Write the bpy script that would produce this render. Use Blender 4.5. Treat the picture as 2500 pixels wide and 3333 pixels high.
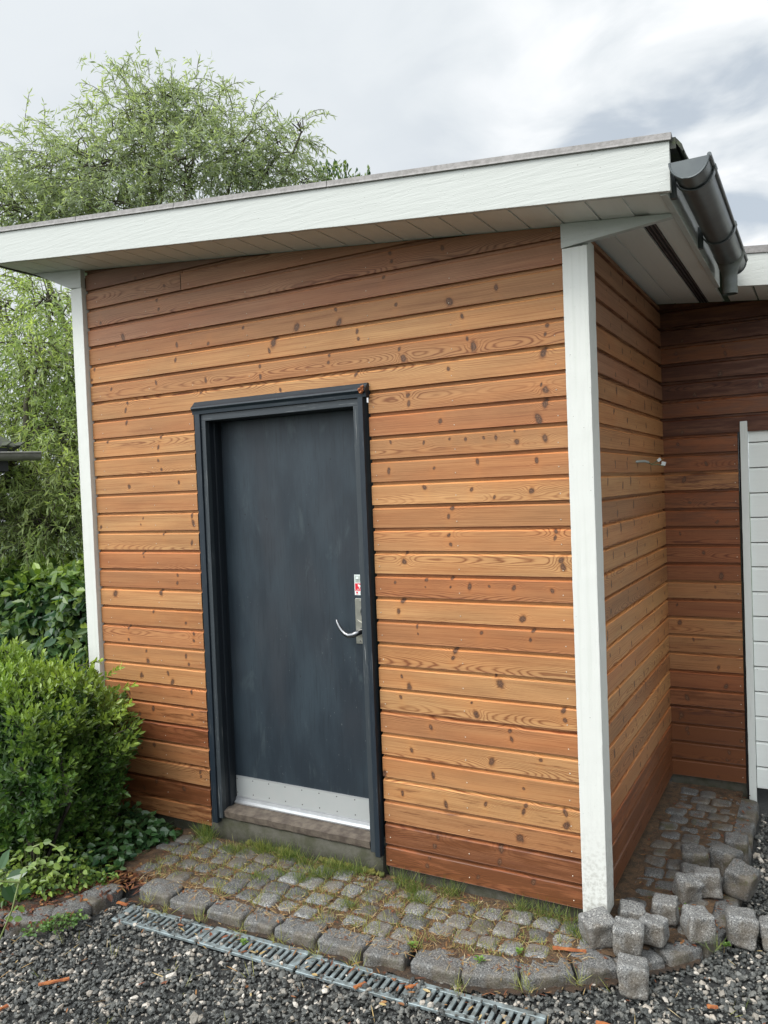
import bpy, bmesh, math, random
import numpy as np
from mathutils import Vector, Matrix, noise as mnoise
C = bpy.context.scene.collection
for o in list(bpy.data.objects): bpy.data.objects.remove(o)
rng = np.random.default_rng(11); random.seed(11)
U = 0.1   # plans below are in decimetres

# ------------------------------------------------------------------ camera
CP = np.array([34.7076, -30.0655, 16.6502]); FPX = 2577.07
def cam_axes(p, yw, r):
    cp, sp, cy, sy, cr, sr = np.cos(p), np.sin(p), np.cos(yw), np.sin(yw), np.cos(r), np.sin(r)
    Ry = np.array([[cy, -sy, 0], [sy, cy, 0], [0, 0, 1]])
    f = Ry @ np.array([0, cp, sp]); rt = Ry @ np.array([1, 0, 0]); up = np.cross(rt, f)
    return cr*rt + sr*up, -sr*rt + cr*up, f
AR, AU, AF = cam_axes(-0.0282, 0.5086, -0.0387)
cam = bpy.data.objects.new('camera', bpy.data.cameras.new('camera')); C.objects.link(cam)
cam.matrix_world = Matrix(((AR[0], AU[0], -AF[0], CP[0]*U), (AR[1], AU[1], -AF[1], CP[1]*U), (AR[2], AU[2], -AF[2], CP[2]*U), (0, 0, 0, 1)))
cam.data.sensor_fit = 'VERTICAL'; cam.data.sensor_height = 36; cam.data.lens = FPX/3333*36
cam.data.clip_start = 0.05; cam.data.clip_end = 500
bpy.context.scene.camera = cam
def at(px, py, depth):          # survey helper: pixel of the photo + distance -> place (dm)
    return CP + depth*(AF + (px-1250)/FPX*AR - (py-1666.5)/FPX*AU)

# ------------------------------------------------------------------ node helper
class NT:
    def __init__(s, tree): s.t = tree; s.n = tree.nodes; s.l = tree.links
    def put(s, sock, v):
        if v is None: return
        if hasattr(v, 'is_linked') or isinstance(v, bpy.types.NodeSocket): s.l.new(v, sock)
        else:
            if isinstance(v, (tuple, list)) and len(v) == 3 and getattr(sock, 'type', '') == 'RGBA': v = (*v, 1)
            sock.default_value = v
    def m(s, op, a, b=None, c=None, clamp=False):
        n = s.n.new('ShaderNodeMath'); n.operation = op; n.use_clamp = clamp
        s.put(n.inputs[0], a); s.put(n.inputs[1], b)
        if c is not None: s.put(n.inputs[2], c)
        return n.outputs[0]
    def vm(s, op, a, b=None):
        n = s.n.new('ShaderNodeVectorMath'); n.operation = op; s.put(n.inputs[0], a)
        if op == 'SCALE': s.put(n.inputs[3], b)
        else: s.put(n.inputs[1], b)
        return n.outputs[1] if op in ('LENGTH', 'DOT_PRODUCT') else n.outputs[0]
    def sep(s, v):
        n = s.n.new('ShaderNodeSeparateXYZ'); s.put(n.inputs[0], v); return n.outputs[0], n.outputs[1], n.outputs[2]
    def comb(s, x=0., y=0., z=0.):
        n = s.n.new('ShaderNodeCombineXYZ'); s.put(n.inputs[0], x); s.put(n.inputs[1], y); s.put(n.inputs[2], z); return n.outputs[0]
    def noise(s, v, scale=1., det=2., rough=.5, dist=0., col=False):
        n = s.n.new('ShaderNodeTexNoise'); s.put(n.inputs['Vector'], v); s.put(n.inputs['Scale'], scale)
        n.inputs['Detail'].default_value = det; n.inputs['Roughness'].default_value = rough; n.inputs['Distortion'].default_value = dist
        return n.outputs[1] if col else n.outputs[0]
    def vor(s, v, scale=1., feat='F1', out=0, rnd=1.):
        n = s.n.new('ShaderNodeTexVoronoi'); n.feature = feat; s.put(n.inputs['Vector'], v); s.put(n.inputs['Scale'], scale)
        n.inputs['Randomness'].default_value = rnd
        return n.outputs[out]
    def ss(s, v, a, b, lo=0., hi=1.):
        n = s.n.new('ShaderNodeMapRange'); n.interpolation_type = 'SMOOTHSTEP'
        s.put(n.inputs[0], v); s.put(n.inputs[1], a); s.put(n.inputs[2], b); s.put(n.inputs[3], lo); s.put(n.inputs[4], hi); return n.outputs[0]
    def mix(s, f, a, b, mode='MIX'):
        n = s.n.new('ShaderNodeMix'); n.data_type = 'RGBA'; n.blend_type = mode
        s.put(n.inputs[0], f); s.put(n.inputs[6], a); s.put(n.inputs[7], b); return n.outputs[2]
    def attr(s, name, out=1):
        n = s.n.new('ShaderNodeAttribute'); n.attribute_name = name; return n.outputs[out]
    def tc(s, k): return s.n.new('ShaderNodeTexCoord').outputs[k]
    def hsv(s, c, h=.5, sa=1., v=1.):
        n = s.n.new('ShaderNodeHueSaturation'); s.put(n.inputs[0], h); s.put(n.inputs[1], sa); s.put(n.inputs[2], v); s.put(n.inputs[4], c); return n.outputs[0]
    def bump(s, h, st=.3, d=.01, nrm=None):
        n = s.n.new('ShaderNodeBump'); s.put(n.inputs['Strength'], st); s.put(n.inputs['Distance'], d); s.put(n.inputs['Height'], h)
        if nrm is not None: s.put(n.inputs['Normal'], nrm)
        return n.outputs[0]
def mat(name):
    m = bpy.data.materials.new(name); m.use_nodes = True; t = NT(m.node_tree); t.b = m.node_tree.nodes['Principled BSDF']; t.mat = m
    return t
def fin(t, col=None, rough=None, nrm=None, metal=None, spec=None, **kw):
    b = t.b.inputs
    if col is not None: t.put(b['Base Color'], col)
    if rough is not None: t.put(b['Roughness'], rough)
    if nrm is not None: t.put(b['Normal'], nrm)
    if metal is not None: t.put(b['Metallic'], metal)
    if spec is not None: t.put(b['Specular IOR Level'], spec)
    for k, v in kw.items(): t.put(b[k], v)
    return t.mat

# ------------------------------------------------------------------ world: overcast sky with broken cloud
SUN_EL, SUN_AZ = math.radians(50), math.radians(208)   # compass azimuth clockwise from +Y
w = bpy.data.worlds.new('World'); bpy.context.scene.world = w; w.use_nodes = True
t = NT(w.node_tree); bg = w.node_tree.nodes['Background']
sky = t.n.new('ShaderNodeTexSky'); sky.sky_type = 'NISHITA'; sky.sun_disc = False
sky.sun_elevation = SUN_EL; sky.sun_rotation = SUN_AZ; sky.air_density = 1.; sky.dust_density = 2.
d = t.tc('Generated'); dx, dy, dz = t.sep(d)
inv = t.m('DIVIDE', 1., t.m('ADD', t.m('MAXIMUM', dz, 0.), .18))
cv = t.comb(t.m('MULTIPLY', dx, inv), t.m('MULTIPLY', dy, inv), 0.)
n1 = t.noise(t.vm('ADD', cv, (3.1, 7.7, 0)), 3.6, 7, .5, .3)
n2 = t.noise(t.vm('ADD', cv, (1.3, 2.2, 4)), .7, 3, .5)
# broken cloud lies towards the north-east (photo right); an even deck elsewhere
side = t.ss(t.vm('DOT_PRODUCT', d, (0.62, 0.5, 0.1)), .14, .40)
patch = t.m('MULTIPLY', t.ss(n1, .455, .63), t.m('ADD', t.m('MULTIPLY', side, .95), .08))
white = t.mix(t.ss(n2, .35, .65), (.71, .755, .795), (.77, .81, .84))
bright = t.mix(t.m('MULTIPLY', side, t.ss(n1, .5, .3)), white, (.96, .975, .99))
bluegrey = t.mix(.2, (.58, .64, .70), t.vm('SCALE', sky.outputs[0], .1))
cl = t.mix(patch, bright, bluegrey)
# brighter deck round the veiled sun, behind the photographer
glow = t.ss(t.vm('DOT_PRODUCT', d, (math.sin(SUN_AZ)*math.cos(SUN_EL), math.cos(SUN_AZ)*math.cos(SUN_EL), math.sin(SUN_EL))), .33, 1., 1., 4.2)
cl = t.vm('SCALE', cl, glow)
below = t.ss(dz, -.05, .02)
cl = t.mix(below, (.22, .23, .2), cl)
t.l.new(cl, bg.inputs[0]); bg.inputs[1].default_value = .95

sun = bpy.data.objects.new('sun', bpy.data.lights.new('sun', 'SUN')); C.objects.link(sun)
sun.data.energy = 1.7; sun.data.angle = math.radians(22); sun.data.color = (1, .965, .91)
sd = Vector((math.sin(SUN_AZ)*math.cos(SUN_EL), math.cos(SUN_AZ)*math.cos(SUN_EL), math.sin(SUN_EL)))
sun.rotation_euler = (-sd).to_track_quat('-Z', 'Y').to_euler(); sun.location = sd*20
sc = bpy.context.scene
sc.view_settings.view_transform = 'Standard'; sc.view_settings.look = 'None'; sc.view_settings.exposure = 0.22; sc.view_settings.gamma = 1
sc.render.resolution_x = 768; sc.render.resolution_y = 1024

# ------------------------------------------------------------------ mesh helper
class MB:
    def __init__(s): s.v = []; s.f = []; s.mi = []; s.uv = []; s.sm = []
    def face(s, pts, mi=0, uv=None, sm=False):
        i = len(s.v); s.v += [tuple(p) for p in pts]; s.f.append(tuple(range(i, i+len(pts)))); s.mi.append(mi); s.sm.append(sm)
        s.uv += uv if uv else [(0, 0)]*len(pts)
    def grid(s, P, mi=0, UV=None, sm=True, close=False):      # P[i][j] points
        P = np.asarray(P, float); a, b = P.shape[:2]; i0 = len(s.v); s.v += [tuple(p) for p in P.reshape(-1, 3)]
        for i in range(a-1):
            for j in range(b if close else b-1):
                j2 = (j+1) % b
                s.f.append((i0+i*b+j, i0+i*b+j2, i0+(i+1)*b+j2, i0+(i+1)*b+j)); s.mi.append(mi); s.sm.append(sm)
                if UV is not None: s.uv += [UV[i][j], UV[i][j2], UV[i+1][j2], UV[i+1][j]]
                else: s.uv += [(0, 0)]*4
    def box(s, x0, x1, y0, y1, z0, z1, mi=0, M=None):
        c = [(x0, y0, z0), (x1, y0, z0), (x1, y1, z0), (x0, y1, z0), (x0, y0, z1), (x1, y0, z1), (x1, y1, z1), (x0, y1, z1)]
        if M is not None: c = [tuple(M @ Vector(p)) for p in c]
        i = len(s.v); s.v += c
        for f in ((0, 3, 2, 1), (4, 5, 6, 7), (0, 1, 5, 4), (1, 2, 6, 5), (2, 3, 7, 6), (3, 0, 4, 7)):
            s.f.append(tuple(i+k for k in f)); s.mi.append(mi); s.sm.append(False); s.uv += [(0, 0)]*4
    def prism(s, poly, y0, y1, mi=0, axis='y'):               # poly in (x,z) (axis y) or (y,z) (axis x) or (x,y) (axis z)
        def P(a, b, h): return (a, h, b) if axis == 'y' else ((h, a, b) if axis == 'x' else (a, b, h))
        n = len(poly); A = [P(a, b, y0) for a, b in poly]; B = [P(a, b, y1) for a, b in poly]
        ar = sum(poly[k][0]*poly[(k+1) % n][1]-poly[(k+1) % n][0]*poly[k][1] for k in range(n)) > 0
        s.face(A if ar else A[::-1], mi); s.face(B[::-1] if ar else B, mi)
        for k in range(n):
            q = [A[k], B[k], B[(k+1) % n], A[(k+1) % n]]
            s.face(q, mi)
    def tube(s, pts, r, n=8, mi=0, cap=True):
        pts = [Vector(p) for p in pts]; R = r if hasattr(r, '__len__') else [r]*len(pts); rows = []
        up = Vector((0, 0, 1))
        for k, p in enumerate(pts):
            d = (pts[min(k+1, len(pts)-1)]-pts[max(k-1, 0)]).normalized()
            if abs(d.dot(up)) > .95: up = Vector((1, 0, 0)) if abs(d.x) < .9 else Vector((0, 1, 0))
            a = d.cross(up).normalized(); b = a.cross(d)
            rows.append([tuple(p+R[k]*(math.cos(2*math.pi*j/n)*a+math.sin(2*math.pi*j/n)*b)) for j in range(n)])
        s.grid(rows, mi, None, True, True)
        if cap: s.face(rows[0], mi); s.face(rows[-1][::-1], mi)
    def build(s, name, mats, parent=None, scale=U, bevel=0, fix=True):
        me = bpy.data.meshes.new(name); v = np.array(s.v, float)*scale
        me.from_pydata(v.tolist(), [], s.f)
        me.polygons.foreach_set('material_index', s.mi); me.polygons.foreach_set('use_smooth', s.sm)
        ul = me.uv_layers.new(name='UVMap'); ul.data.foreach_set('uv', np.array(s.uv, 'f').ravel())
        for m in (mats if isinstance(mats, (list, tuple)) else [mats]): me.materials.append(m)
        if fix and not bevel and len(s.f) < 60000:
            bm = bmesh.new(); bm.from_mesh(me); bmesh.ops.remove_doubles(bm, verts=bm.verts, dist=1e-5); bmesh.ops.recalc_face_normals(bm, faces=bm.faces); bm.to_mesh(me); bm.free()
        if bevel:
            bm = bmesh.new(); bm.from_mesh(me); bmesh.ops.remove_doubles(bm, verts=bm.verts, dist=1e-5); bmesh.ops.recalc_face_normals(bm, faces=bm.faces)
            ed = [e for e in bm.edges if len(e.link_faces) == 2 and e.calc_face_angle(0) > .5]
            bmesh.ops.bevel(bm, geom=ed, offset=bevel*scale, segments=2, affect='EDGES', profile=.6); bm.to_mesh(me); bm.free()
        return link(name, me, parent)
def link(name, me, parent=None):
    o = bpy.data.objects.new(name, me); C.objects.link(o)
    if parent is not None:
        o.parent = parent
        inv = Vector((0, 0, 0)); q = parent
        while q is not None: inv = inv + q.location; q = q.parent
        o.location = -inv
    return o
def tag(o, label=None, cat=None, group=None, kind=None):
    if label: o['label'] = label
    if cat: o['category'] = cat
    if group: o['group'] = group
    if kind: o['kind'] = kind
    return o
def thing(name, label, cat, loc, group=None):
    o = bpy.data.objects.new(name, None); C.objects.link(o); o.location = Vector(loc)*U; o.empty_display_size = .1
    return tag(o, label, cat, group)
def arrays(name, V, F, mats, parent=None, attrs=None, smooth=False, mi=None):
    me = bpy.data.meshes.new(name); V = np.asarray(V, 'f'); F = np.asarray(F, 'i'); n, k = F.shape
    me.vertices.add(len(V)); me.vertices.foreach_set('co', (V*U).ravel()); me.loops.add(n*k); me.loops.foreach_set('vertex_index', F.ravel())
    me.polygons.add(n); me.polygons.foreach_set('loop_start', np.arange(0, n*k, k, dtype='i')); me.polygons.foreach_set('loop_total', np.full(n, k, 'i'))
    if mi is not None: me.polygons.foreach_set('material_index', np.asarray(mi, 'i'))
    me.polygons.foreach_set('use_smooth', np.full(n, smooth))
    for m in (mats if isinstance(mats, (list, tuple)) else [mats]): me.materials.append(m)
    for an, (ty, dom, dat) in (attrs or {}).items():
        a = me.attributes.new(an, ty, dom); key = {'FLOAT': 'value', 'FLOAT_VECTOR': 'vector', 'FLOAT_COLOR': 'color'}[ty]
        a.data.foreach_set(key, np.asarray(dat, 'f').ravel())
    me.update(calc_edges=True); me.validate()
    return link(name, me, parent)
# ------------------------------------------------------------------ materials
def wood_material(name='oiled_pine'):
    t = mat(name)
    u, v, _ = t.sep(t.tc('UV')); r1, r2, wet = t.sep(t.attr('brand')); tone = t.attr('tone', 0)
    uo = t.m('ADD', u, t.m('MULTIPLY', r1, 91.7))
    # cut surface at a drifting depth through the year rings
    d0 = t.m('MULTIPLY_ADD', t.noise(t.comb(uo, r2, 0.), 1.0, 2, .5), .13, -.028)
    c = t.m('MULTIPLY_ADD', r2, .20, -.055)
    c = t.m('ADD', c, t.m('MULTIPLY', t.noise(t.comb(uo, 9., r2), .8, 1), .03))
    kd = None; bump_r = 0.; halo = None
    for i in (1, 2):
        kx, kz, ks = t.sep(t.attr('kn%d' % i))
        ex = t.m('SUBTRACT', u, kx); ez = t.m('SUBTRACT', v, kz)
        w_ = t.noise(t.comb(t.m('MULTIPLY', u, 1.), v, r1), 75, 3, .6)
        sh_ = t.m('MULTIPLY', t.m('SINE', t.m('MULTIPLY', kx, 571.)), .24); st_ = t.m('MULTIPLY_ADD', t.m('SINE', t.m('MULTIPLY', kx, 911.)), .22, .74); ex0 = ex; ex = t.m('ADD', ex, t.m('MULTIPLY', ez, sh_))
        rr = t.m('MULTIPLY', ks, .0066)
        dd = t.m('DIVIDE', t.m('SQRT', t.m('ADD', t.m('POWER', ex, 2.), t.m('POWER', t.m('MULTIPLY', ez, st_), 2.))), rr)
        dd = t.m('ADD', dd, t.m('MULTIPLY_ADD', w_, 1.3, -.65))
        kd = dd if kd is None else t.m('MINIMUM', kd, dd)
        e2 = t.m('ADD', t.m('POWER', t.m('DIVIDE', ex, .036), 2.), t.m('POWER', t.m('DIVIDE', ez, .018), 2.))
        g = t.m('MULTIPLY', t.m('EXPONENT', t.m('MULTIPLY', e2, -1.)), t.m('MULTIPLY', ks, .0085))
        bump_r = g if i == 1 else t.m('ADD', bump_r, g)
        e3 = t.m('ADD', t.m('POWER', t.m('DIVIDE', ex, .018), 2.), t.m('POWER', t.m('DIVIDE', ez, .05), 2.))
        h = t.m('MULTIPLY', t.m('EXPONENT', t.m('MULTIPLY', e3, -1.)), t.m('MINIMUM', ks, 1.))
        halo = h if i == 1 else t.m('MAXIMUM', halo, h)
    r = t.m('SQRT', t.m('ADD', t.m('POWER', t.m('SUBTRACT', v, c), 2.), t.m('POWER', d0, 2.)))
    r = t.m('ADD', r, bump_r)
    r = t.m('ADD', r, t.m('MULTIPLY', t.noise(t.comb(t.m('MULTIPLY', uo, 5.), t.m('MULTIPLY', v, 34.), 0.), 1., 3), .008))
    ring = t.m('MULTIPLY_ADD', t.m('SINE', t.m('MULTIPLY', r, 1650.)), .5, .5)
    ring = t.m('POWER', ring, 3.)
    ring2 = t.m('POWER', t.m('MULTIPLY_ADD', t.m('SINE', t.m('MULTIPLY', r, 780.)), .5, .5), 3.)
    amp = t.m('MULTIPLY', t.ss(t.noise(t.comb(t.m('MULTIPLY', uo, 1.4), t.m('MULTIPLY', v, 22.), r2), 1., 2), .33, .62), .8)
    ringm = t.m('ADD', t.m('MULTIPLY', ring, t.m('ADD', t.m('MULTIPLY', amp, .75), .36)), t.m('MULTIPLY', ring2, .12))
    fib = t.noise(t.comb(t.m('MULTIPLY', uo, 9.), t.m('MULTIPLY', v, 420.), 0.), 1., 3, .6)
    blot = t.noise(t.comb(t.m('MULTIPLY', uo, 2.2), t.m('MULTIPLY', v, 14.), r2), 1., 4, .6)
    base = t.hsv(tone, .5, 1., t.m('MULTIPLY_ADD', blot, .55, .73))
    base = t.mix(t.ss(t.noise(t.comb(uo, t.m('MULTIPLY', v, 6.), 4.), 1.3, 2), .35, .7), base, t.mix(1., base, (1.02, .90, .82), 'MULTIPLY'))
    streak = t.noise(t.comb(t.m('MULTIPLY', uo, 1.7), t.m('MULTIPLY', v, 150.), r2), 1., 4, .7)
    base = t.mix(t.m('MULTIPLY', t.ss(streak, .47, .68), .62), base, t.mix(1., base, (.64, .50, .42), 'MULTIPLY'))
    lip = t.m('MULTIPLY', t.ss(v, .0775, .080), t.ss(v, .0868, .0845)); base = t.mix(t.m('MULTIPLY', lip, .8), base, t.mix(1., base, (1.45, 1.25, 1.05), 'MULTIPLY'))  # sunlit edge highlight along the board lip, painted into the colour
    dark = t.mix(1., base, (.44, .30, .24), 'MULTIPLY')
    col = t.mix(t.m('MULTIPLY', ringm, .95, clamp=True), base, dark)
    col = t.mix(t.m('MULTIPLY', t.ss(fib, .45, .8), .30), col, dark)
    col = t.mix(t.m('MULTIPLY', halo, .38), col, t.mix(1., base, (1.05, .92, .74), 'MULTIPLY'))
    # moisture and old oil: red-brown blotches on the lowest boards
    wn = t.noise(t.comb(t.m('MULTIPLY', uo, 5.), t.m('MULTIPLY', v, 45.), r1), 1., 5, .68)
    wm = t.ss(wn, t.m('SUBTRACT', .80, t.m('MULTIPLY', wet, .62)), t.m('SUBTRACT', 1.0, t.m('MULTIPLY', wet, .62)))
    col = t.mix(wm, col, t.mix(1., t.mix(t.m('MULTIPLY', ringm, .6, clamp=True), (.13, .045, .016), (.05, .017, .008)), (1, 1, 1), 'MULTIPLY'))
    kn_ = t.noise(t.comb(u, v, r1), 240, 3, .6); kcol = t.mix(t.ss(t.m('ABSOLUTE', t.m('SUBTRACT', kd, .9)), .0, .35), (.05, .022, .011), t.mix(t.ss(kn_, .35, .65), (.045, .02, .011), (.17, .082, .042)))
    col = t.mix(t.ss(kd, 2.1, 1.0, 0., .45), col, dark)
    col = t.mix(t.ss(kd, 1.5, .6), col, kcol)
    h = t.m('SUBTRACT', t.m('MULTIPLY', fib, .25), t.m('MULTIPLY', ringm, -.5))
    nrm = t.bump(t.m('SUBTRACT', h, t.m('MULTIPLY', t.ss(kd, 1.2, .8), .6)), .28, .0012)
    return fin(t, col, t.m('MULTIPLY_ADD', wm, -.2, .62), nrm, spec=.35)

def paint_material(name, colr, axis=0, worn=.0, rough=.5, coarse=1., dirt=.12, base=0.):
    """painted rough-sawn board; grain runs along axis"""
    t = mat(name); p = t.tc('Object'); x, y, z = t.sep(p)
    k = [x, y, z]; s = [26., 26., 26.]; s[axis] = 1.6
    g = t.comb(*[t.m('MULTIPLY', a, b) for a, b in zip(k, s)])
    wv = t.noise(p, 3.2, 2, .5, 0, True)
    g = t.vm('ADD', g, t.vm('SCALE', wv, .6))
    n = t.noise(g, 3.2, 4, .6); fine = t.noise(p, 260, 3, .6)
    lump = t.ss(t.vor(p, 62), .16, .02)
    h = t.m('ADD', t.m('MULTIPLY', n, 1.0), t.m('ADD', t.m('MULTIPLY', fine, .35), t.m('MULTIPLY', lump, .55)))
    dn = t.noise(p, 7, 5, .65)
    c = t.mix(t.m('MULTIPLY', t.ss(dn, .45, .8), dirt*2), colr, tuple(a*b for a, b in zip(colr, (.72, .76, .66))))
    c = t.mix(t.m('MULTIPLY', t.ss(n, .3, .6), .18), tuple(a*.86 for a in colr), c)
    chip = t.ss(t.vor(t.vm('ADD', p, t.vm('SCALE', wv, .05)), 23.), .045, .03)
    c = t.mix(t.m('MULTIPLY', chip, .8), c, (.16, .14, .11))
    if base:        # splash dirt near the ground
        c = t.mix(t.m('MULTIPLY', t.m('MULTIPLY', t.ss(z, .45, -.02), base*1.3), t.ss(t.noise(p, 60, 4, .7), .42, .66)), c, (.14, .12, .08))
        run = t.noise(t.comb(t.m('MULTIPLY', x, 60.), t.m('MULTIPLY', y, 60.), t.m('MULTIPLY', z, 1.2)), 1., 3)
        c = t.mix(t.m('MULTIPLY', t.ss(run, .55, .75), .22), c, (.42, .44, .38))
    if worn:
        s2 = [170., 170., 170.]; s2[axis] = 5.
        f = t.noise(t.comb(*[t.m('MULTIPLY', a, b) for a, b in zip(k, s2)]), 1., 4, .7)
        pm = t.m('MULTIPLY', t.ss(f, .56, .70), t.ss(t.noise(p, 4., 3), .38, .62))
        c = t.mix(t.m('MULTIPLY', pm, worn), c, (.20, .205, .2))
    return fin(t, c, rough, t.bump(h, .42*coarse, .0022), spec=.4)

def simple_mat(name, colr, rough=.6, metal=0., nscale=20., namt=.3, bumps=.0, spec=.5, c2=None, coord='Object', det=4, bd=.003):
    t = mat(name); p = t.tc(coord); n = t.noise(p, nscale, det, .6)
    c = t.mix(t.ss(n, .3, .7), colr, c2 if c2 else tuple(a*(1-namt) for a in colr))
    nr = t.bump(t.noise(p, nscale*6, 4, .6), bumps, bd) if bumps else None
    return fin(t, c, rough, nr, metal, spec)

def granite_material(name, moss=.0, k=1.):
    t = mat(name); p = t.tc('Object'); sp = t.noise(p, 210, 2, .75); sp2 = t.noise(p, 170, 3, .75); big = t.noise(p, 9, 4, .6)
    g = tuple(a*k for a in (.19, .188, .178)); dk = tuple(a*k for a in (.035, .036, .04)); lt = tuple(a*k for a in (.44, .43, .40))
    c = t.mix(t.ss(sp, .50, .40), g, dk); c = t.mix(t.ss(sp2, .54, .64), c, lt)
    c = t.mix(t.m('MULTIPLY', t.ss(big, .45, .75), .45), c, t.mix(1., c, (.55, .52, .45), 'MULTIPLY'))
    c = t.mix(t.m('MULTIPLY', t.ss(t.noise(p, 5.5, 4, .65), .46, .66), .5), c, t.mix(sp2, (.15, .115, .075), (.10, .07, .04)))
    if moss: c = t.mix(t.m('MULTIPLY', t.ss(t.noise(p, 15, 5, .7), .52, .66), moss), c, t.mix(t.ss(t.noise(p, 6, 2), .45, .6), (.11, .058, .03), (.065, .06, .025)))
    return fin(t, c, .62, t.bump(t.m('ADD', t.noise(p, 120, 4, .65), t.m('MULTIPLY', sp, .3)), .6, .006), spec=.45)

def leaf_material(name, c1, c2, trans=.25, rough=.45, back=None):
    t = mat(name); r = t.attr('rnd', 2); p = t.tc('Object')
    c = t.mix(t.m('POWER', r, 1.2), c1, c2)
    c = t.hsv(c, t.m('MULTIPLY_ADD', t.noise(p, 2.2, 2), .05, .475), 1., t.m('MULTIPLY_ADD', t.noise(p, 5., 2), .5, .75))
    m = fin(t, c, rough, None, spec=.45)
    tr = t.n.new('ShaderNodeBsdfTranslucent'); t.put(tr.inputs[0], t.mix(1., c, (1.5, 1.6, .7), 'MULTIPLY'))
    mx = t.n.new('ShaderNodeMixShader'); mx.inputs[0].default_value = trans
    t.l.new(t.b.outputs[0], mx.inputs[1]); t.l.new(tr.outputs[0], mx.inputs[2]); t.l.new(mx.outputs[0], t.n['Material Output'].inputs[0])
    return m

def ramp_rnd(name, stops, rough=.7, bumps=.3, speck=0.):
    """colour chosen by each stone's own random number"""
    t = mat(name); r = t.attr('rnd', 2); n = t.n.new('ShaderNodeValToRGB'); n.color_ramp.interpolation = 'LINEAR'
    e = n.color_ramp.elements
    while len(e) > 1: e.remove(e[-1])
    e[0].position = stops[0][0]; e[0].color = (*stops[0][1], 1)
    for p_, c_ in stops[1:]: x = e.new(p_); x.color = (*c_, 1)
    t.l.new(r, n.inputs[0]); c = n.outputs[0]; p = t.tc('Object')
    c = t.hsv(c, .5, 1., t.m('MULTIPLY_ADD', t.noise(p, 130, 3, .7), 1.1, .45))
    if speck: c = t.mix(t.m('MULTIPLY', t.ss(t.noise(p, 420, 2, .7), .57, .66), speck), c, (.3, .3, .28))
    return fin(t, c, rough, t.bump(t.noise(p, 300, 3), bumps, .002), spec=.4)

def door_material():
    t = mat('weathered_blue_paint'); p = t.tc('Object'); x, y, z = t.sep(p)
    st = t.noise(t.comb(t.m('MULTIPLY', x, 120.), y, t.m('MULTIPLY', z, 6.)), 1., 4, .65)
    bl = t.noise(t.comb(t.m('MULTIPLY', x, 5.), y, t.m('MULTIPLY', z, 1.6)), 1., 4, .6)
    c = t.mix(t.ss(bl, .35, .65), (.009, .0155, .0225), (.020, .031, .040))
    c = t.mix(t.m('MULTIPLY', t.ss(t.noise(t.comb(t.m('MULTIPLY', x, 3.), 7., z), 1.3, 3), .45, .7), .5), c, (.027, .029, .034))
    low = t.ss(z, 2.0, 1.2)
    fl = t.m('MULTIPLY', t.ss(t.noise(t.comb(t.m('MULTIPLY', x, 260.), y, t.m('MULTIPLY', z, 60.)), 1., 2, .5), .70, .77), t.m('MULTIPLY', t.ss(t.noise(p, 3.2, 3), .48, .66), low))
    c = t.mix(t.m('MULTIPLY', fl, .8), c, (.24, .23, .22))
    c = t.mix(t.m('MULTIPLY', t.ss(st, .5, .3), .55), c, (.007, .011, .015))
    scf = t.noise(t.comb(t.m('MULTIPLY', x, 9.), t.m('MULTIPLY', y, 3.), t.m('MULTIPLY', z, 2.6)), 1., 5, .7, .6)
    c = t.mix(t.m('MULTIPLY', t.ss(scf, .56, .70), .55), c, (.040, .054, .060))
    pit = t.ss(t.vor(t.comb(t.m('MULTIPLY', x, 14.), y, t.m('MULTIPLY', z, 8.)), 1.), .045, .03)
    c = t.mix(pit, c, (.004, .005, .006))
    return fin(t, c, .52, t.bump(st, .25, .001), spec=.4)

WOOD = wood_material()
WHITE = paint_material('white_painted_board', (.51, .52, .485), 0, coarse=1.7)
WHITE_V = paint_material('white_painted_post', (.645, .645, .60), 2, coarse=1.8, base=.35)
SOFFIT = paint_material('white_soffit_paint', (.72, .73, .68), 1, coarse=.35, dirt=.1)
CASING = paint_material('navy_painted_casing', (.009, .0165, .025), 2, worn=.35, coarse=.8, dirt=.1)
CASING_H = paint_material('navy_painted_head', (.010, .018, .026), 0, worn=.25, coarse=.8, dirt=.1)
INNER = paint_material('worn_grey_blue_frame', (.030, .038, .044), 2, worn=.95, coarse=.8)
INNER_H = paint_material('worn_grey_blue_head', (.028, .035, .041), 0, worn=.7, coarse=.8)
DARKREV = paint_material('dark_reveal_paint', (.010, .014, .019), 2, worn=.1, coarse=.5)
DOORM = door_material()
FLASH = simple_mat('weathered_zinc_trim', (.23, .215, .205), .6, .25, 60, .4, .25, c2=(.15, .14, .13))
GUTTER = simple_mat('anthracite_gutter', (.062, .072, .076), .34, .0, 14, .3, .05, c2=(.085, .098, .096))
GUT_DIRT = simple_mat('algae_on_gutter', (.10, .10, .055), .8, 0, 30, .5, .3)
FELT = simple_mat('mossy_roof_felt', (.045, .045, .042), .95, 0, 40, .5, .8, c2=(.06, .07, .035))
ALU = simple_mat('brushed_aluminium', (.50, .51, .50), .4, .5, 12, .22, .02, c2=(.48, .50, .49))
ALU_B = simple_mat('bright_aluminium_edge', (.60, .61, .62), .35, .7, 20, .12)
STEEL = simple_mat('satin_steel', (.50, .48, .42), .30, .9, 25, .25)
CHROME = simple_mat('chrome', (.20, .20, .205), .3, 1., 20, .1)
SCREW = simple_mat('dull_screw', (.13, .12, .12), .5, .6)
NAIL = simple_mat('bright_nail', (.55, .48, .38), .35, .3)
OLDWOOD = simple_mat('rotten_sill_wood', (.055, .040, .030), .85, 0, 24, .5, .7, c2=(.125, .10, .075))
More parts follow.
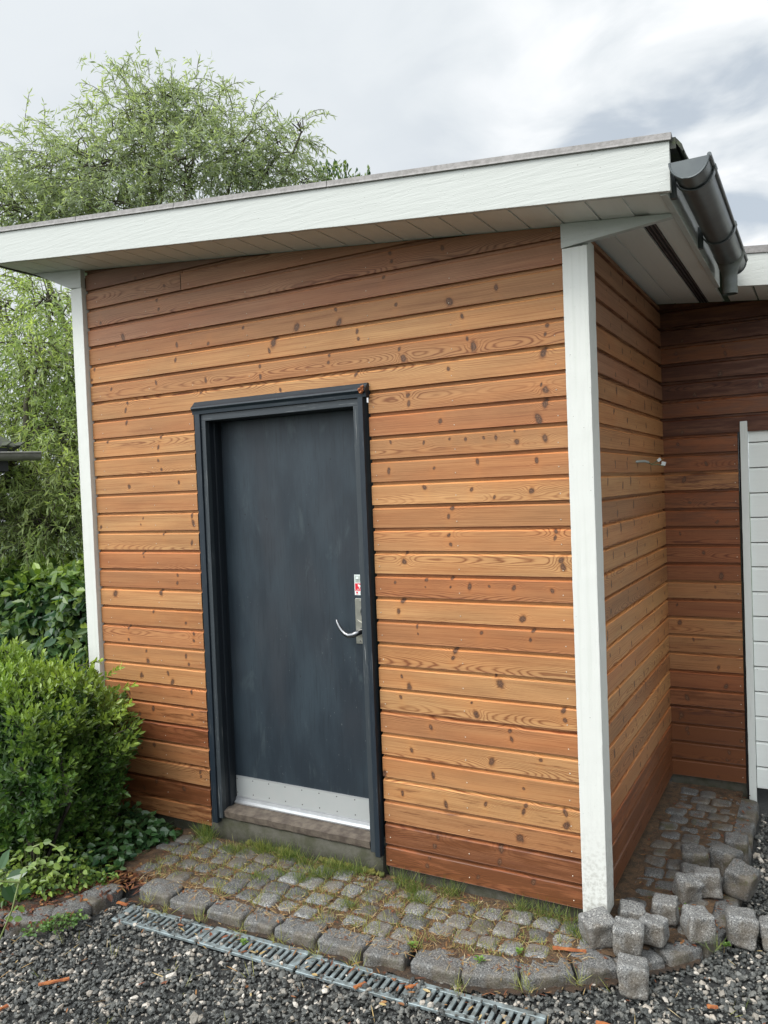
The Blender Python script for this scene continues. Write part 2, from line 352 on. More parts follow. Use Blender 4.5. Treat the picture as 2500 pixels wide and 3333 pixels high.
CONCRETE = simple_mat('mossy_concrete', (.075, .07, .055), .95, 0, 14, .4, .7, c2=(.04, .04, .022), bd=.006)
BLACKGAP = simple_mat('dark_gap', (.008, .007, .007), .9)
GARAGE = paint_material('garage_door_paint', (.78, .80, .76), 0, coarse=.35, dirt=.25)
GRANITE = granite_material('granite', .0, .95)
GRANITE_M = granite_material('mossy_granite', .8, .55)
GRANITE_K = granite_material('kerb_granite', .45, .66)
GALV = simple_mat('galvanised_steel', (.27, .325, .335), .55, .35, 26, .3, .2, c2=(.12, .135, .13))
STICK_W = simple_mat('sticker_white', (.68, .72, .70), .3, 0, 4, .03)
STICK_R = simple_mat('sticker_red', (.62, .012, .03), .3, 0, 4, .03)
STICK_G = simple_mat('sticker_grey', (.42, .46, .42), .3, 0, 4, .03)
STICK_K = simple_mat('sticker_print', (.04, .04, .04), .4, 0, 4, .03)
CABLE_W = simple_mat('cable_sheath', (.30, .32, .29), .5)
CLEAR = simple_mat('clear_connector', (.5, .52, .5), .15, 0, 10, .1, spec=.8)
BARK = simple_mat('bark', (.055, .045, .035), .9, 0, 20, .5, .6)
BARK2 = simple_mat('thin_branch_bark', (.085, .075, .05), .9, 0, 20, .4, .3)
LEAF_WILLOW = leaf_material('willow_leaf', (.18, .22, .145), (.40, .44, .32), .5)
LEAF_WILLOW2 = leaf_material('willow_leaf_lit', (.17, .23, .09), (.46, .52, .24), .5)  # brighter copy of the willow leaf; lit look put into the colour
LEAF_BOX = leaf_material('boxwood_leaf', (.036, .085, .016), (.34, .45, .08), .28, .38)
LEAF_HEDGE = leaf_material('hedge_leaf', (.032, .082, .032), (.32, .42, .05), .25, .38)
LEAF_IVY = leaf_material('ivy_leaf', (.012, .04, .016), (.075, .15, .045), .15, .28)
GRASS = leaf_material('grass_blade', (.075, .125, .022), (.34, .33, .10), .35, .5)
WEED = leaf_material('weed_leaf', (.05, .12, .02), (.22, .34, .07), .3, .5)
STONES = ramp_rnd('gravel_stone', [(0, (.016, .018, .017)), (.3, (.036, .038, .035)), (.6, (.075, .077, .070)), (.82, (.13, .128, .115)), (.93, (.22, .195, .16)), (.975, (.40, .35, .29)), (1, (.50, .46, .40))], .62, .4, .55)
DEBRIS = ramp_rnd('plant_litter', [(0, (.05, .018, .009)), (.4, (.16, .052, .022)), (.65, (.24, .12, .04)), (.85, (.33, .24, .10)), (1, (.40, .33, .2))], .8, .2)
CHIPM = simple_mat('orange_wood_chip', (.36, .13, .035), .7, 0, 60, .4, .3, c2=(.22, .06, .02))
MOSS = simple_mat('yellow_moss', (.13, .115, .02), .95, 0, 40, .5, .9, c2=(.06, .075, .015))
def ground_mat(name, a, b, sc_=30):
    t = mat(name); p = t.tc('Object'); c = t.mix(t.ss(t.noise(p, sc_, 6, .7), .35, .65), a, b)
    c = t.mix(t.m('MULTIPLY', t.ss(t.noise(p, 240, 2, .6), .6, .7), .6), c, tuple(x*2.6 for x in b))
    return fin(t, c, .9, t.bump(t.noise(p, 130, 5, .7), .9, .01))
SOIL = ground_mat('dark_soil', (.022, .015, .010), (.06, .035, .018))
JOINT = ground_mat('sandy_joint_fill', (.045, .028, .015), (.12, .068, .032))
GRAVELB = ground_mat('gravel_bed', (.018, .019, .018), (.045, .045, .042), 90)
LAWN = ground_mat('rough_lawn', (.02, .035, .008), (.045, .07, .016), 8)
# ------------------------------------------------------------------ ground
PITCH = .1029
def zs(x): return 29.11-PITCH*x            # underside of the soffit
m = MB(); m.face([(-700, -500, -1.3), (700, -500, -1.3), (700, 900, -1.3), (-700, 900, -1.3)])
tag(m.build('ground', LAWN, fix=False), kind='structure')
m = MB(); m.face([(-30, -60, -1.2), (120, -60, -1.2), (120, 40, -1.2), (-30, 40, -1.2)])
tag(m.build('gravel_yard', GRAVELB, fix=False), kind='structure')
def bumpy(poly_fn, x0, x1, y0, y1, step, z, amp, name, m_):
    nx, ny = int((x1-x0)/step)+1, int((y1-y0)/step)+1; mm = MB(); P = {}
    for i in range(nx):
        for j in range(ny):
            x, y = x0+i*step, y0+j*step
            P[i, j] = (x, y, z+amp*mnoise.noise(Vector((x*.9, y*.9, 3)))+amp*.5*mnoise.noise(Vector((x*3, y*3, 3))))
    for i in range(nx-1):
        for j in range(ny-1):
            if poly_fn(x0+(i+.5)*step, y0+(j+.5)*step): mm.face([P[i, j], P[i+1, j], P[i+1, j+1], P[i, j+1]], 0, None, True)
    return tag(mm.build(name, m_), kind='structure')
# paved apron outline (outer top edge of the kerb)
KERB = [(7.7, -5.9), (9.6, -5.95), (11.6, -5.9), (13.6, -5.88), (15.2, -5.84), (17.2, -5.82), (19.25, -5.85), (21.0, -5.6), (23.35, -5.45), (25.3, -4.6), (27.0, -3.45), (28.3, -2.45), (29.6, -1.15), (30.75, .45), (31.35, 2.1)]
KERB = [(a-(0 if i < 8 else .18), b+(.40 if i < 9 else .25)*(1 if i < 13 else 0)) for i, (a, b) in enumerate(KERB)]
def kerb_y(x):
    for (a, b), (c, d) in zip(KERB, KERB[1:]):
        if a <= x <= c: return b+(d-b)*(x-a)/(c-a)
    return -5.9 if x < 7.7 else 99
def in_pave(x, y, e=0.):
    if 5.2 < x < 31.3 and y < 0.2: return y > kerb_y(max(x, 7.7))+e
    return 26.5 < x < 31.35-e and 0 <= y < 16.5 and y > (kerb_y(x)+e if x < 31.35 else 0)
LK = [(6.95, -5.45), (6.9, -7.2), (6.35, -8.8), (4.75, -10.1), (2.9, -11.2)]   # kerb round the bed
def in_bed(x, y):
    if y > .3 or x > 6.9: return False
    if y > -5.4: return x < 6.9
    for (a, b), (c, d) in zip(LK, LK[1:]):
        if d <= y <= b: return x < a+(c-a)*(b-y)/(b-d)
    return x < 2.9-( -11.2-y)*1.4
bumpy(lambda x, y: in_bed(x+.3, y), -14, 7, -14, 1, .25, -.72, .18, 'garden_bed', SOIL)
bumpy(lambda x, y: in_pave(x, y, .95) , 5, 31.6, -6, 17, .25, -.545, .06, 'joint_sand', JOINT)

bumpy(lambda x, y: 7.6 < x < 30.5 and kerb_y(x)-.32 < y < kerb_y(x)+.4, 7, 31, -6.5, 2, .2, -.97, .10, 'kerb_edge_soil', SOIL)
# rounded hewn stone
def stone_pts(hx, hy, hz, n=5, p=5., amp=.06, seed=0):
    V = []; F = []; idx = {}
    for ax in range(3):
        for sg in (-1, 1):
            for i in range(n):
                for j in range(n):
                    q = []
                    for a, b in ((i, j), (i+1, j), (i+1, j+1), (i, j+1)):
                        c = [0, 0, 0]; c[ax] = sg; c[(ax+1) % 3] = -1+2*a/n; c[(ax+2) % 3] = -1+2*b/n
                        key = tuple(round(t_, 4) for t_ in c)
                        if key not in idx:
                            k = (abs(c[0])**p+abs(c[1])**p+abs(c[2])**p)**(1/p)
                            w_ = Vector((c[0]/k*hx, c[1]/k*hy, c[2]/k*hz))
                            nn = mnoise.noise(w_*1.3+Vector((seed*7.1, seed, 0)))+.5*mnoise.noise(w_*3.1+Vector((seed*3.3, 5, 0)))
                            idx[key] = len(V); V.append(w_*(1+amp*nn*2/max(.3, w_.length)*.6))
                        q.append(idx[key])
                    F.append(q if sg > 0 else q[::-1])
    return V, F
def add_stone(mb, M, hx, hy, hz, seed, n=5, p=5., amp=.06, mi=0):
    V, F = stone_pts(hx, hy, hz, n, p, amp, seed); i0 = len(mb.v)
    mb.v += [tuple(M @ v) for v in V]
    for f in F: mb.f.append(tuple(i0+k for k in f)); mb.mi.append(mi); mb.sm.append(True); mb.uv += [(0, 0)]*4
def TM(x, y, z, rz=0, rx=0, ry=0):
    return Matrix.Translation((x, y, z)) @ Matrix.Rotation(rz, 4, 'Z') @ Matrix.Rotation(rx, 4, 'X') @ Matrix.Rotation(ry, 4, 'Y')
m = MB(); sd_ = 0
yrow = -3.82
for r in range(5):                          # apron in front of the wall
    x = 6.3+.3*(r % 2)-(.8 if r > 1 else 0)
    while x < 28.5:
        wx = random.uniform(.80, 1.12); cx = x+wx/2; yy = yrow+r*1.0+.10*math.sin(cx*.7+r)+random.uniform(-.08, .08)
        if cx > 23: yy += (cx-23)*.10*(1 if r < 2 else .4)
        hy = random.uniform(.44, .49)
        if in_pave(cx, yy, 1.45) and yy < -.2+(.0 if cx < 17 else -.15) and not (cx < 8 and r == 0 and cx < 6.6):
            sd_ += 1; add_stone(m, TM(cx, yy, -.95+random.uniform(-.06, .05), random.uniform(-.12, .12), random.uniform(-.05, .05), random.uniform(-.05, .05)), wx/2*.99, hy, .48, sd_, 6, 7., .07, 0 if cx > 13.5 and random.random() < .7 else 1)
        x += wx+.06
y = .3; r = 0
while y < 16.2:                             # strip along the side wall
    x = 27.15+.25*(r % 2)
    while x < 30.9:
        wx = random.uniform(.8, 1.1); cx = x+wx/2
        if cx+wx/2 < 31.25 and in_pave(cx, y, 1.2):
            sd_ += 1; add_stone(m, TM(cx, y+random.uniform(-.08, .08), -.975+random.uniform(-.05, .05), random.uniform(-.12, .12), random.uniform(-.06, .06), random.uniform(-.06, .06)), wx/2*.98, random.uniform(.43, .49), .48, sd_, 6, 7., .07, 1)
        x += wx+.06
    y += 1.0; r += 1
tag(m.build('cobble_paving', [GRANITE, GRANITE_M], fix=False), kind='structure')

# kerb stones, each its own block
def kerb_block(a, b, width, ztop, label, group, side=1, hz=.5, seed=0, m_=None):
    a = Vector((*a, 0)); b = Vector((*b, 0)); d = b-a; L = d.length; d.normalize(); n = Vector((-d.y, d.x, 0))*side
    c = (a+b)/2+n*width/2; mb = MB(); M = Matrix.Rotation(math.atan2(d.y, d.x), 4, 'Z') @ Matrix.Rotation(random.uniform(-.02, .02), 4, 'Y')
    add_stone(mb, M, L/2-.07, width/2, hz, seed, 12, 12., .10)
    o = mb.build('kerb_stone', m_ or GRANITE_K); o.location = Vector((c.x, c.y, ztop-hz))*U
    return tag(o, label, 'kerb stone', group)
knames = ['mossy granite kerb stone at the left end of the apron kerb, by the soil bed', 'second granite kerb stone from the left, behind the buried end of the drain',
 'third granite kerb stone from the left, in front of the left door jamb', 'fourth granite kerb stone from the left, behind the drain below the door',
 'fifth granite kerb stone from the left along the door apron', 'sixth granite kerb stone from the left, dark green grey with a ragged front',
 'seventh granite kerb stone from the left, squarish, behind the middle of the drain', 'eighth granite kerb stone from the left along the drain',
 'long granite kerb stone where the kerb starts to turn, ninth from the left', 'granite kerb stone at the bend with a straw tuft at its right end',
 'short granite kerb stone half hidden by the upright loose sett', 'flat granite kerb stone under the loose setts by the post', 'flat granite kerb stone beneath the lone mossy sett', 'last granite kerb stone of the bend, beside the gravel on the right']
for i, (a, b) in enumerate(zip(KERB, KERB[1:])):
    kerb_block(a, b, 1.18 if i < 9 else 1.25, -.55+random.uniform(-.05, .03), knames[i], 'kerb stones round the paved apron', seed=50+i)
bn = ['dark kerb stone of the soil bed nearest the drain', 'middle kerb stone of the soil bed, half buried in leaves', 'light speckled kerb stone of the soil bed at the left edge', 'outermost kerb stone of the soil bed, leaving the picture at left']
for i, (a, b) in enumerate(zip(LK, LK[1:])):
    kerb_block(a, b, 1.25, -.62, bn[i], 'kerb stones of the soil bed', side=-1, seed=80+i)
yk = 3.2
sidek = ['edge sett of the side strip, behind the loose mossy setts', 'edge sett of the side strip, fourth from the garage door', 'edge sett of the side strip, third from the garage door', 'edge sett of the side strip, second from the garage door', 'edge sett of the side strip nearest the garage door']
for i in range(5):
    kerb_block((31.35, 2.2+i*2.75), (31.35, 4.8+i*2.75), 1.1, -.6, sidek[i], 'edge stones of the side strip', seed=90+i, m_=GRANITE_M)

# loose granite setts
LOOSE = [  # x, y, zbottom, size, rz, rx, ry, mossy, label
 (27.0, -1.15, -.5, .56, .72, .1, -.12, 0, 'loose granite sett tipped on its corner against the foot of the white post'),
 (27.95, .35, -.52, .52, .25, .0, .1, 0, 'loose granite sett behind the tipped one, right beside the white post'),
 (29.0, 1.35, -.5, .50, .08, .0, .0, 0, 'loose granite sett with a light top, back one of the pair right of the post'),
 (28.15, -1.25, -.45, .50, .16, .05, .05, 0, 'loose granite sett standing at the front of the heap on the flat kerb stone'),
 (28.85, -.25, -.45, .50, -.05, .0, .06, 0, 'loose granite sett in the middle of the heap, second row'),
 (30.25, .75, -.45, .52, .5, .0, .05, 0, 'lone rounded granite sett with a moss spot, between the heap and the far pair'),
 (31.6, 1.95, -.95, .58, .2, -.1, .12, 0, 'large tilted granite sett, left one of the pair on the gravel edge'),
 (32.75, 2.2, -.98, .58, .05, -.08, -.16, 0, 'granite sett cut by the right edge of the picture'),
 (28.6, -2.7, -.98, .56, .22, -.06, .05, 0, 'upright granite sett leaning on the bend of the kerb, nearest the camera'),
 (29.5, 3.6, -.55, .50, .75, .25, .1, 0, 'rounded granite sett leaning left in front of the mossy heap'),
 (30.2, 4.3, -.55, .54, .12, -.05, -.12, 0, 'square granite sett right behind the rounded leaning one'),
 (31.35, 4.9, -.55, .60, -.3, .12, .2, 1, 'large brown mossy sett on the right of the side strip heap'),
 (29.4, 6.3, -.6, .58, .2, .1, -.1, 1, 'mossy sett at the back left of the side strip heap'),
 (30.6, 6.6, -.6, .60, -.35, -.05, .1, 1, 'broad mossy sett at the back right of the side strip heap'),
 (29.45, 4.95, -.62, .46, .3, .05, .0, 1, 'mossy sett half hidden behind the rounded leaning one'),
 (30.9, 8.1, -.6, .55, .1, .0, .0, 1, 'dark sett on the edge of the side strip beyond the heap')]
for i, (x, y, zb, h, rz, rx, ry, mo, lab) in enumerate(LOOSE):
    h *= random.uniform(.86, .95)
    mb = MB(); M = Matrix.Rotation(rz, 4, 'Z') @ Matrix.Rotation(rx, 4, 'X') @ Matrix.Rotation(ry, 4, 'Y')
    add_stone(mb, M, h*random.uniform(.92, 1.04), h*random.uniform(.9, 1.02), h*random.uniform(.96, 1.06), 200+i, 12, 11., .10)
    o = mb.build('loose_sett', GRANITE_M if mo else GRANITE); o.location = Vector((x, y, zb+h*.98))*U
    tag(o, lab, 'paving sett', 'loose granite setts beside the white post')

# drain channel with slotted gratings
DA = math.atan(.042)
def drain_xy(s, tt): return (8.0+s*math.cos(DA)-tt*math.sin(DA), -6.62+s*math.sin(DA)+tt*math.cos(DA))
mdr = MB(); MD = Matrix.Translation((8.0, -6.62, 0)) @ Matrix.Rotation(DA, 4, 'Z')
mdr.box(0, 18.5, -.55, .55, -1.19, -1.18, 0, MD)
tag(mdr.build('drain_channel', BLACKGAP, fix=False), 'dark drain channel below the slotted gratings', 'drain')
gl = ['slotted galvanised grating at the left end of the drain, half covered with gravel and chips', 'slotted galvanised grating second from the left, below the door', 'slotted galvanised grating third from the left, in front of the squarish kerb stones', 'slotted galvanised grating at the right end of the drain, sinking into the gravel']
for g in range(4):
    mb = MB(); s0 = .03; s1 = 4.55
    mb.box(s0, s1, -.62, -.40, -.12, 0, 0); mb.box(s0, s1, .40, .62, -.12, 0, 0)
    nb = 16; pw = (s1-s0)/nb
    for k in range(nb+1):
        x0 = max(s0, s0+k*pw-.075); x1 = min(s1, s0+k*pw+.075)
        if k in (0, nb): x0, x1 = (s0, s0+.22) if k == 0 else (s1-.22, s1)
        mb.box(x0, x1, -.401, .401, -.10, -.004, 0)
    o = mb.build('drain_grating', GALV, fix=False); px, py = drain_xy(g*4.6, 0); o.location = Vector((px, py, -.97+.03*math.sin(g*2)))*U; o.rotation_euler = (random.uniform(-.01, .01), 0, DA+random.uniform(-.006, .006))
    bm = bmesh.new(); bm.from_mesh(o.data); ed = [e for e in bm.edges if e.calc_length() > .01 and e.calc_face_angle(0) > 1]; bmesh.ops.bevel(bm, geom=ed, offset=.0016, segments=1, affect='EDGES'); bm.to_mesh(o.data); bm.free()
    tag(o, gl[g], 'drain grating', 'slotted gratings of the drain')

# ------------------------------------------------------------------ the shed
shed = thing('wooden_shed', 'wooden shed with oiled horizontal boards, white corner posts and a dark blue door', 'shed', (0, 0, 0))
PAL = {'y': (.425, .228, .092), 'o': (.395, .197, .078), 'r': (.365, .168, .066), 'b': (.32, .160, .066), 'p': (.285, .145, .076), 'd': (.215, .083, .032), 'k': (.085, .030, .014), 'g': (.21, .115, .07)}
TONE_R = 'ddyydyrytoyryoyyryrrryrybbrpg'.replace('t', 'y')
TONE_R = list('ddbyrooryyryroryooororoyoobrpgg')
# index 0 = lowest board.  right of the door / left of the door / above it
RIGHT = ['d', 'd', 'b', 'y', 'o', 'y', 'r', 'y', 'y', 'y', 'r', 'y', 'r', 'y', 'o', 'o', 'y', 'o', 'o', 'r', 'o', 'y']
LEFT = ['b', 'd', 'b', 'b', 'd', 'r', 'r', 'y', 'o', 'r', 'o', 'y', 'r', 'r', 'y', 'y', 'o', 'y', 'y', 'y', 'o', 'y']
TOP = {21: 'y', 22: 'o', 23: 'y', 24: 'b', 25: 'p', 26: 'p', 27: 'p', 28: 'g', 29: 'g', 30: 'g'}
WETR = {0: .75, 1: .65, 2: .46, 3: .42, 4: .34, 5: .34, 6: .26, 7: .15, 9: .18, 10: .1}
WETL = {0: .62, 1: .75, 2: .5, 3: .45, 4: .6, 5: .55, 6: .4, 7: .15, 9: .2, 10: .15}
KNOTS = {0:[(19.41,0.37,1.3),(19.53,0.72,1),(21.76,0.37,1.1),(24.17,0.66,1.5)],1:[(3.58,0.73,1.2),(5.52,0.64,1.6),(19.8,0.3,1.3),(19.97,0.71,1),(22.74,0.19,1.2),(22.82,0.75,1.5)],2:[(6.68,0.67,1),(6.7,0.43,1),(23.67,0.34,2.2)],3:[(3.53,0.67,1.4),(18.32,0.37,1),(20.4,0.18,1.2),(22.21,0.51,1),(23.85,0.46,1),(23.95,0.72,1.2),(25.56,0.7,1.2),(25.6,0.21,2)],4:[(2.06,0.73,1.3),(17.45,0.11,1.6),(19.85,0.37,1.1),(23.88,0.41,0.8)],5:[(3.58,0.62,1.3),(6.3,0.56,1),(18.86,0.33,1.2),(22.55,0.33,1.6),(24.64,0.67,1)],6:[(6.32,0.71,1),(19.83,0.45,1.1),(23.39,0.7,1.1),(23.45,0.37,1.1)],7:[(4.75,0.56,1),(5.03,0.12,1.5),(18.42,0.61,1),(21.75,0.68,0.7),(21.93,0.21,1.6),(25.62,0.75,1.3),(25.67,0.38,1.2)],8:[(3.27,0.63,1),(3.35,0.11,1.4),(6.05,0.55,1),(6.22,0.13,1),(18.52,0.53,0.8),(18.87,0.09,1.5),(22.82,0.92,0.8),(23.04,0.61,2)],9:[(2.02,0.17,1),(2.05,0.84,1),(6.63,0.38,1),(6.65,0.73,1),(20.99,0.51,1.1),(21.1,0.82,1.4)],10:[(3.94,0.74,1),(6.15,0.24,1),(19.36,0.75,0.7),(19.38,0.43,0.5),(22.3,0.63,1),(24.38,0.46,0.8),(24.5,0.84,1)],11:[(1.19,0.62,2.2),(4.52,0.76,1.6),(18.48,0.36,1.1),(18.7,0.83,1.5),(24.08,0.29,1.7)],12:[(5.69,0.29,1),(5.73,0.69,1),(18.37,0.61,0.8),(19.82,0.45,0.5),(19.88,0.76,1),(20.99,0.48,0.6),(21.06,0.86,1),(21.85,0.52,1.1),(22.71,0.56,0.7),(23.76,0.52,1.1),(25.33,0.45,1.2)],13:[(3.38,0.84,1),(3.41,0.62,0.6),(18.84,0.52,1.5),(18.93,0.91,1),(25.73,0.65,1.4),(25.79,0.39,1.4)],14:[(4.89,0.83,0.8),(6.81,0.36,1),(20.99,0.66,1),(21.06,0.26,1),(25.51,0.52,0.8),(25.55,0.77,1)],15:[(0.31,0.2,1),(3.31,0.31,0.6),(3.49,0.63,0.6),(6.88,0.71,1),(6.95,0.35,1.3),(21.01,0.44,0.8),(21.19,0.77,1.2)],16:[(19.95,0.68,1.3),(22.1,0.52,1),(23.07,0.18,0.8),(24.63,0.38,1.4)],17:[(2.58,0.33,1.4),(6.1,0.42,1),(18.26,0.45,1),(20.43,0.47,0.8),(22.39,0.65,1),(24.87,0.56,1)],18:[(4.77,0.59,1),(4.97,0.13,1),(18.41,0.68,0.7),(19.99,0.56,0.7),(21.19,0.64,0.8),(21.9,0.58,0.8),(22.7,0.59,0.8),(23.22,0.57,0.8),(24.01,0.77,0.7),(24.09,0.34,1.4),(25.24,0.41,1.4)],19:[(1.11,0.79,1),(4.8,0.28,1),(5.0,0.8,1),(20.79,0.4,1.3),(25.01,0.18,1.8),(25.3,0.78,1.6)],20:[(2.61,0.71,1),(19.33,0.61,1.2),(19.36,0.26,1),(25.16,0.5,0.6),(25.33,0.27,1.8)],21:[(2.61,0.36,1),(2.76,0.72,1),(7.82,0.81,1),(12.69,0.47,1),(16.81,0.79,1),(21.25,0.53,1),(25.29,0.73,1.6)],22:[(1.62,0.56,1),(4.87,0.58,1),(8.19,0.38,1),(11.55,0.69,1),(11.56,0.21,1),(15.4,0.44,1),(15.45,0.77,1),(19.0,0.61,0.9),(19.18,0.2,1.8),(22.13,0.65,0.7),(22.39,0.31,1.7),(25.38,0.41,0.8),(25.48,0.75,1)],23:[(0.16,0.19,1),(0.39,0.76,1),(6.25,0.58,1),(12.13,0.35,1),(12.4,0.75,2),(16.94,0.63,1),(16.99,0.3,1),(21.93,0.58,1)],24:[(2.07,0.83,0.7),(6.39,0.31,1),(8.44,0.14,1),(10.64,0.62,1),(13.73,0.23,2),(15.87,0.74,1),(16.03,0.15,2),(18.91,0.5,1),(21.39,0.26,2),(23.44,0.52,1)],25:[(2.67,0.17,1.6),(18.37,0.76,1)],26:[(1.04,0.13,1),(5.17,0.76,1),(5.27,0.27,1),(18.72,0.71,1),(18.78,0.35,1),(21.17,0.49,1)],27:[(5.74,0.38,1)],28:[(3.74,0.08,1)]}
PROF = [(-.12, .0), (-.006, .0), (0, .012), (0, .79), (.018, .815), (.055, .838), (.12, .852), (.16, .875), (.16, 1.03)]
class Wall:
    def __init__(s, P, name, mats, parent):   # P(x, out, z) -> point ; out>0 towards the wall's inside
        s.P = P; s.V = []; s.F = []; s.uv = []; s.at = {k: [] for k in ('brand', 'tone', 'kn1', 'kn2')}; s.mi = []; s.name = name; s.mats = mats; s.parent = parent
    def board(s, k, x0, x1, tone, wet=0., knots=(), ztop=None, zmin=0., jit=True):
        c = np.array(PAL[tone])*random.uniform(.93, 1.07); c[0] *= random.uniform(.98, 1.02)
        b = (random.random(), random.random(), wet); off = random.uniform(-.025, .025) if jit else 0
        kn = sorted([(a, z_, q) for a, z_, q in knots if x0 < a < x1]); grp = []
        for t_ in kn:
            if grp and t_[0]-grp[-1][0][0] < .55 and len(grp[-1]) < 2: grp[-1].append(t_)
            else: grp.append([t_])
        cuts = [x0]+[(a[-1][0]+c_[0][0])/2 for a, c_ in zip(grp, grp[1:])]+[x1]
        if not grp: grp = [[]]
        xs = []
        for gi, (a, e) in enumerate(zip(cuts, cuts[1:])):
            n = max(1, int((e-a)/(1. if ztop is None else .8)))
            for i in range(n): xs.append((a+(e-a)*i/n, a+(e-a)*(i+1)/n, gi))
        for a, e, gi in xs:
            g = grp[gi]; k1 = (g[0][0]*U, g[0][1]*U, g[0][2]) if g else (-99, 0, .001); k2 = (g[1][0]*U, g[1][1]*U, g[1][2]) if len(g) > 1 else (-99, 0, .001)
            for (o0, z0), (o1, z1) in zip(PROF, PROF[1:]):
                q = []; uvq = []
                for x, o_, z_ in ((a, o0 if o0 > -.05 else .17, z0), (e, o0 if o0 > -.05 else .17, z0), (e, o1, z1), (a, o1, z1)):
                    zz = k+z_+off*0
                    if ztop is not None: zz = min(zz, ztop(x))
                    zz = max(zz, zmin)
                    o2 = o_+off*.5 if o_ < .05 else o_
                    q.append(s.P(x, o2, zz)); uvq.append((x*U, (zz-k)*U))
                if abs(uvq[1][1]-uvq[2][1]) < 1e-6 and abs(uvq[0][1]-uvq[3][1]) < 1e-6 and z0 != z1: continue
                i = len(s.V); s.V += q; s.F.append((i, i+1, i+2, i+3)); s.uv += uvq; s.mi.append(0)
                for n_, v_ in (('brand', b), ('tone', (*c, 1)), ('kn1', k1), ('kn2', k2)): s.at[n_].append(v_)
        for x in (x0, x1):          # sawn ends
            zt = k+1. if ztop is None else min(k+1., ztop(x))
            if zt-k < .1: continue
            q = [s.P(x, 0., k), s.P(x, .2, k), s.P(x, .2, zt), s.P(x, .0 if zt < k+.8 else .16, zt)]
            i = len(s.V); s.V += q; s.F.append((i, i+1, i+2, i+3)); s.uv += [(x*U, 0), (x*U, 0), (x*U, .09), (x*U, .09)]; s.mi.append(0)
            for n_, v_ in (('brand', b), ('tone', (*(c*.8), 1)), ('kn1', (-99, 0, .001)), ('kn2', (-99, 0, .001))): s.at[n_].append(v_)
    def nail(s, x, z, r=.026):
        i = len(s.V); ring = [s.P(x+r*math.cos(a), -.012, z+r*math.sin(a)) for a in [k*math.pi/3 for k in range(6)]]
        s.V += ring+[s.P(x, -.03, z)]
        for k in range(6):
            s.F.append((i+k, i+(k+1) % 6, i+6, i+6)); s.uv += [(0, 0)]*4; s.mi.append(1)
            for n_, v_ in (('brand', (0, 0, 0)), ('tone', (1, 1, 1, 1)), ('kn1', (-99, 0, .001)), ('kn2', (-99, 0, .001))): s.at[n_].append(v_)
    def back(s, x0, x1, z0, z1, o_=.22, ztop=None):
        q = [s.P(x0, o_, z0), s.P(x1, o_, z0), s.P(x1, o_, min(z1, ztop(x1)) if ztop else z1), s.P(x0, o_, min(z1, ztop(x0)) if ztop else z1)]
        i = len(s.V); s.V += q; s.F.append((i, i+1, i+2, i+3)); s.uv += [(0, 0)]*4; s.mi.append(2)
        for n_, v_ in (('brand', (0, 0, 0)), ('tone', (1, 1, 1, 1)), ('kn1', (-99, 0, .001)), ('kn2', (-99, 0, .001))): s.at[n_].append(v_)
    def done(s):
        V = []; F = []
        for f in s.F: F.append(f)
        me = bpy.data.meshes.new(s.name); me.from_pydata((np.array(s.V)*U).tolist(), [], [f if f[2] != f[3] else f[:3] for f in F])
        me.polygons.foreach_set('material_index', s.mi)
        uv = []; j = 0
        for f in F:
            n = 4 if f[2] != f[3] else 3; uv += s.uv[j:j+n]; j += 4
        ul = me.uv_layers.new(name='UVMap'); ul.data.foreach_set('uv', np.array(uv, 'f').ravel())
        for n_, ty in (('brand', 'FLOAT_VECTOR'), ('tone', 'FLOAT_COLOR'), ('kn1', 'FLOAT_VECTOR'), ('kn2', 'FLOAT_VECTOR')):
            a = me.attributes.new(n_, ty, 'FACE'); a.data.foreach_set('vector' if ty == 'FLOAT_VECTOR' else 'color', np.array(s.at[n_], 'f').ravel())
        for m_ in s.mats: me.materials.append(m_)
        me.update(); return link(s.name, me, s.parent)
def rand_knots(x0, x1, gap=(2.5, 5.5)):
    out = []; x = x0+random.uniform(.4, 3)
    while x < x1:
        out.append((x, random.uniform(.15, .7), random.choice((.7, 1, 1.2, 1.5))))
        if random.random() < .4: out.append((x+random.uniform(-.15, .15), random.uniform(.15, .7), random.choice((.6, .8, 1))))
        x += random.uniform(*gap)
    return out
WM = [WOOD, NAIL, BLACKGAP]
ztf = lambda x: zs(x)-.02
W_ = Wall(lambda x, o_, z: (x, o_, z), 'front_cladding', WM, shed)
for k in range(0, 30):
    kn = KNOTS.get(k, [])
    if k <= 20:
        W_.board(k, 0.03, 7.28, LEFT[k], WETL.get(k, 0.), kn+([] if k > 7 else rand_knots(0, 3.2)))
        W_.board(k, 17.38, 26.18, RIGHT[k], WETR.get(k, 0.), kn)
    elif k == 27:
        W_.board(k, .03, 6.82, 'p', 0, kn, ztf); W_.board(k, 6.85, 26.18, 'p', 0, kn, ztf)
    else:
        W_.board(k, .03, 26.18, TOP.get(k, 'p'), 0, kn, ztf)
    zn = k+.26
    for x in ([.8, 4.38, 7.05 if k <= 20 else 7.36, 17.62, 21.4, 25.78] if k <= 20 else [.8, 4.38, 7.36, 10.9, 14.2, 17.5, 21.4, 25.78]):
        if zn < ztf(x)-.1: W_.nail(x+random.uniform(-.03, .03), zn+random.uniform(-.06, .06))
W_.back(0, 7.3, 0, 40, .22, ztf); W_.back(17.36, 26.2, 0, 40, .22, ztf); W_.back(7.3, 17.36, 21.2, 40, .22, ztf)
W_.done()
SX = 26.9; BY = 16.25
ST = ['k', 'd', 'd', 'b', 'b', 'y', 'b', 'y', 'o', 'y', 'y', 'b', 'y', 'y', 'o', 'b', 'y', 'o', 'o', 'o', 'b', 'p', 'b', 'p', 'p', 'p', 'p']
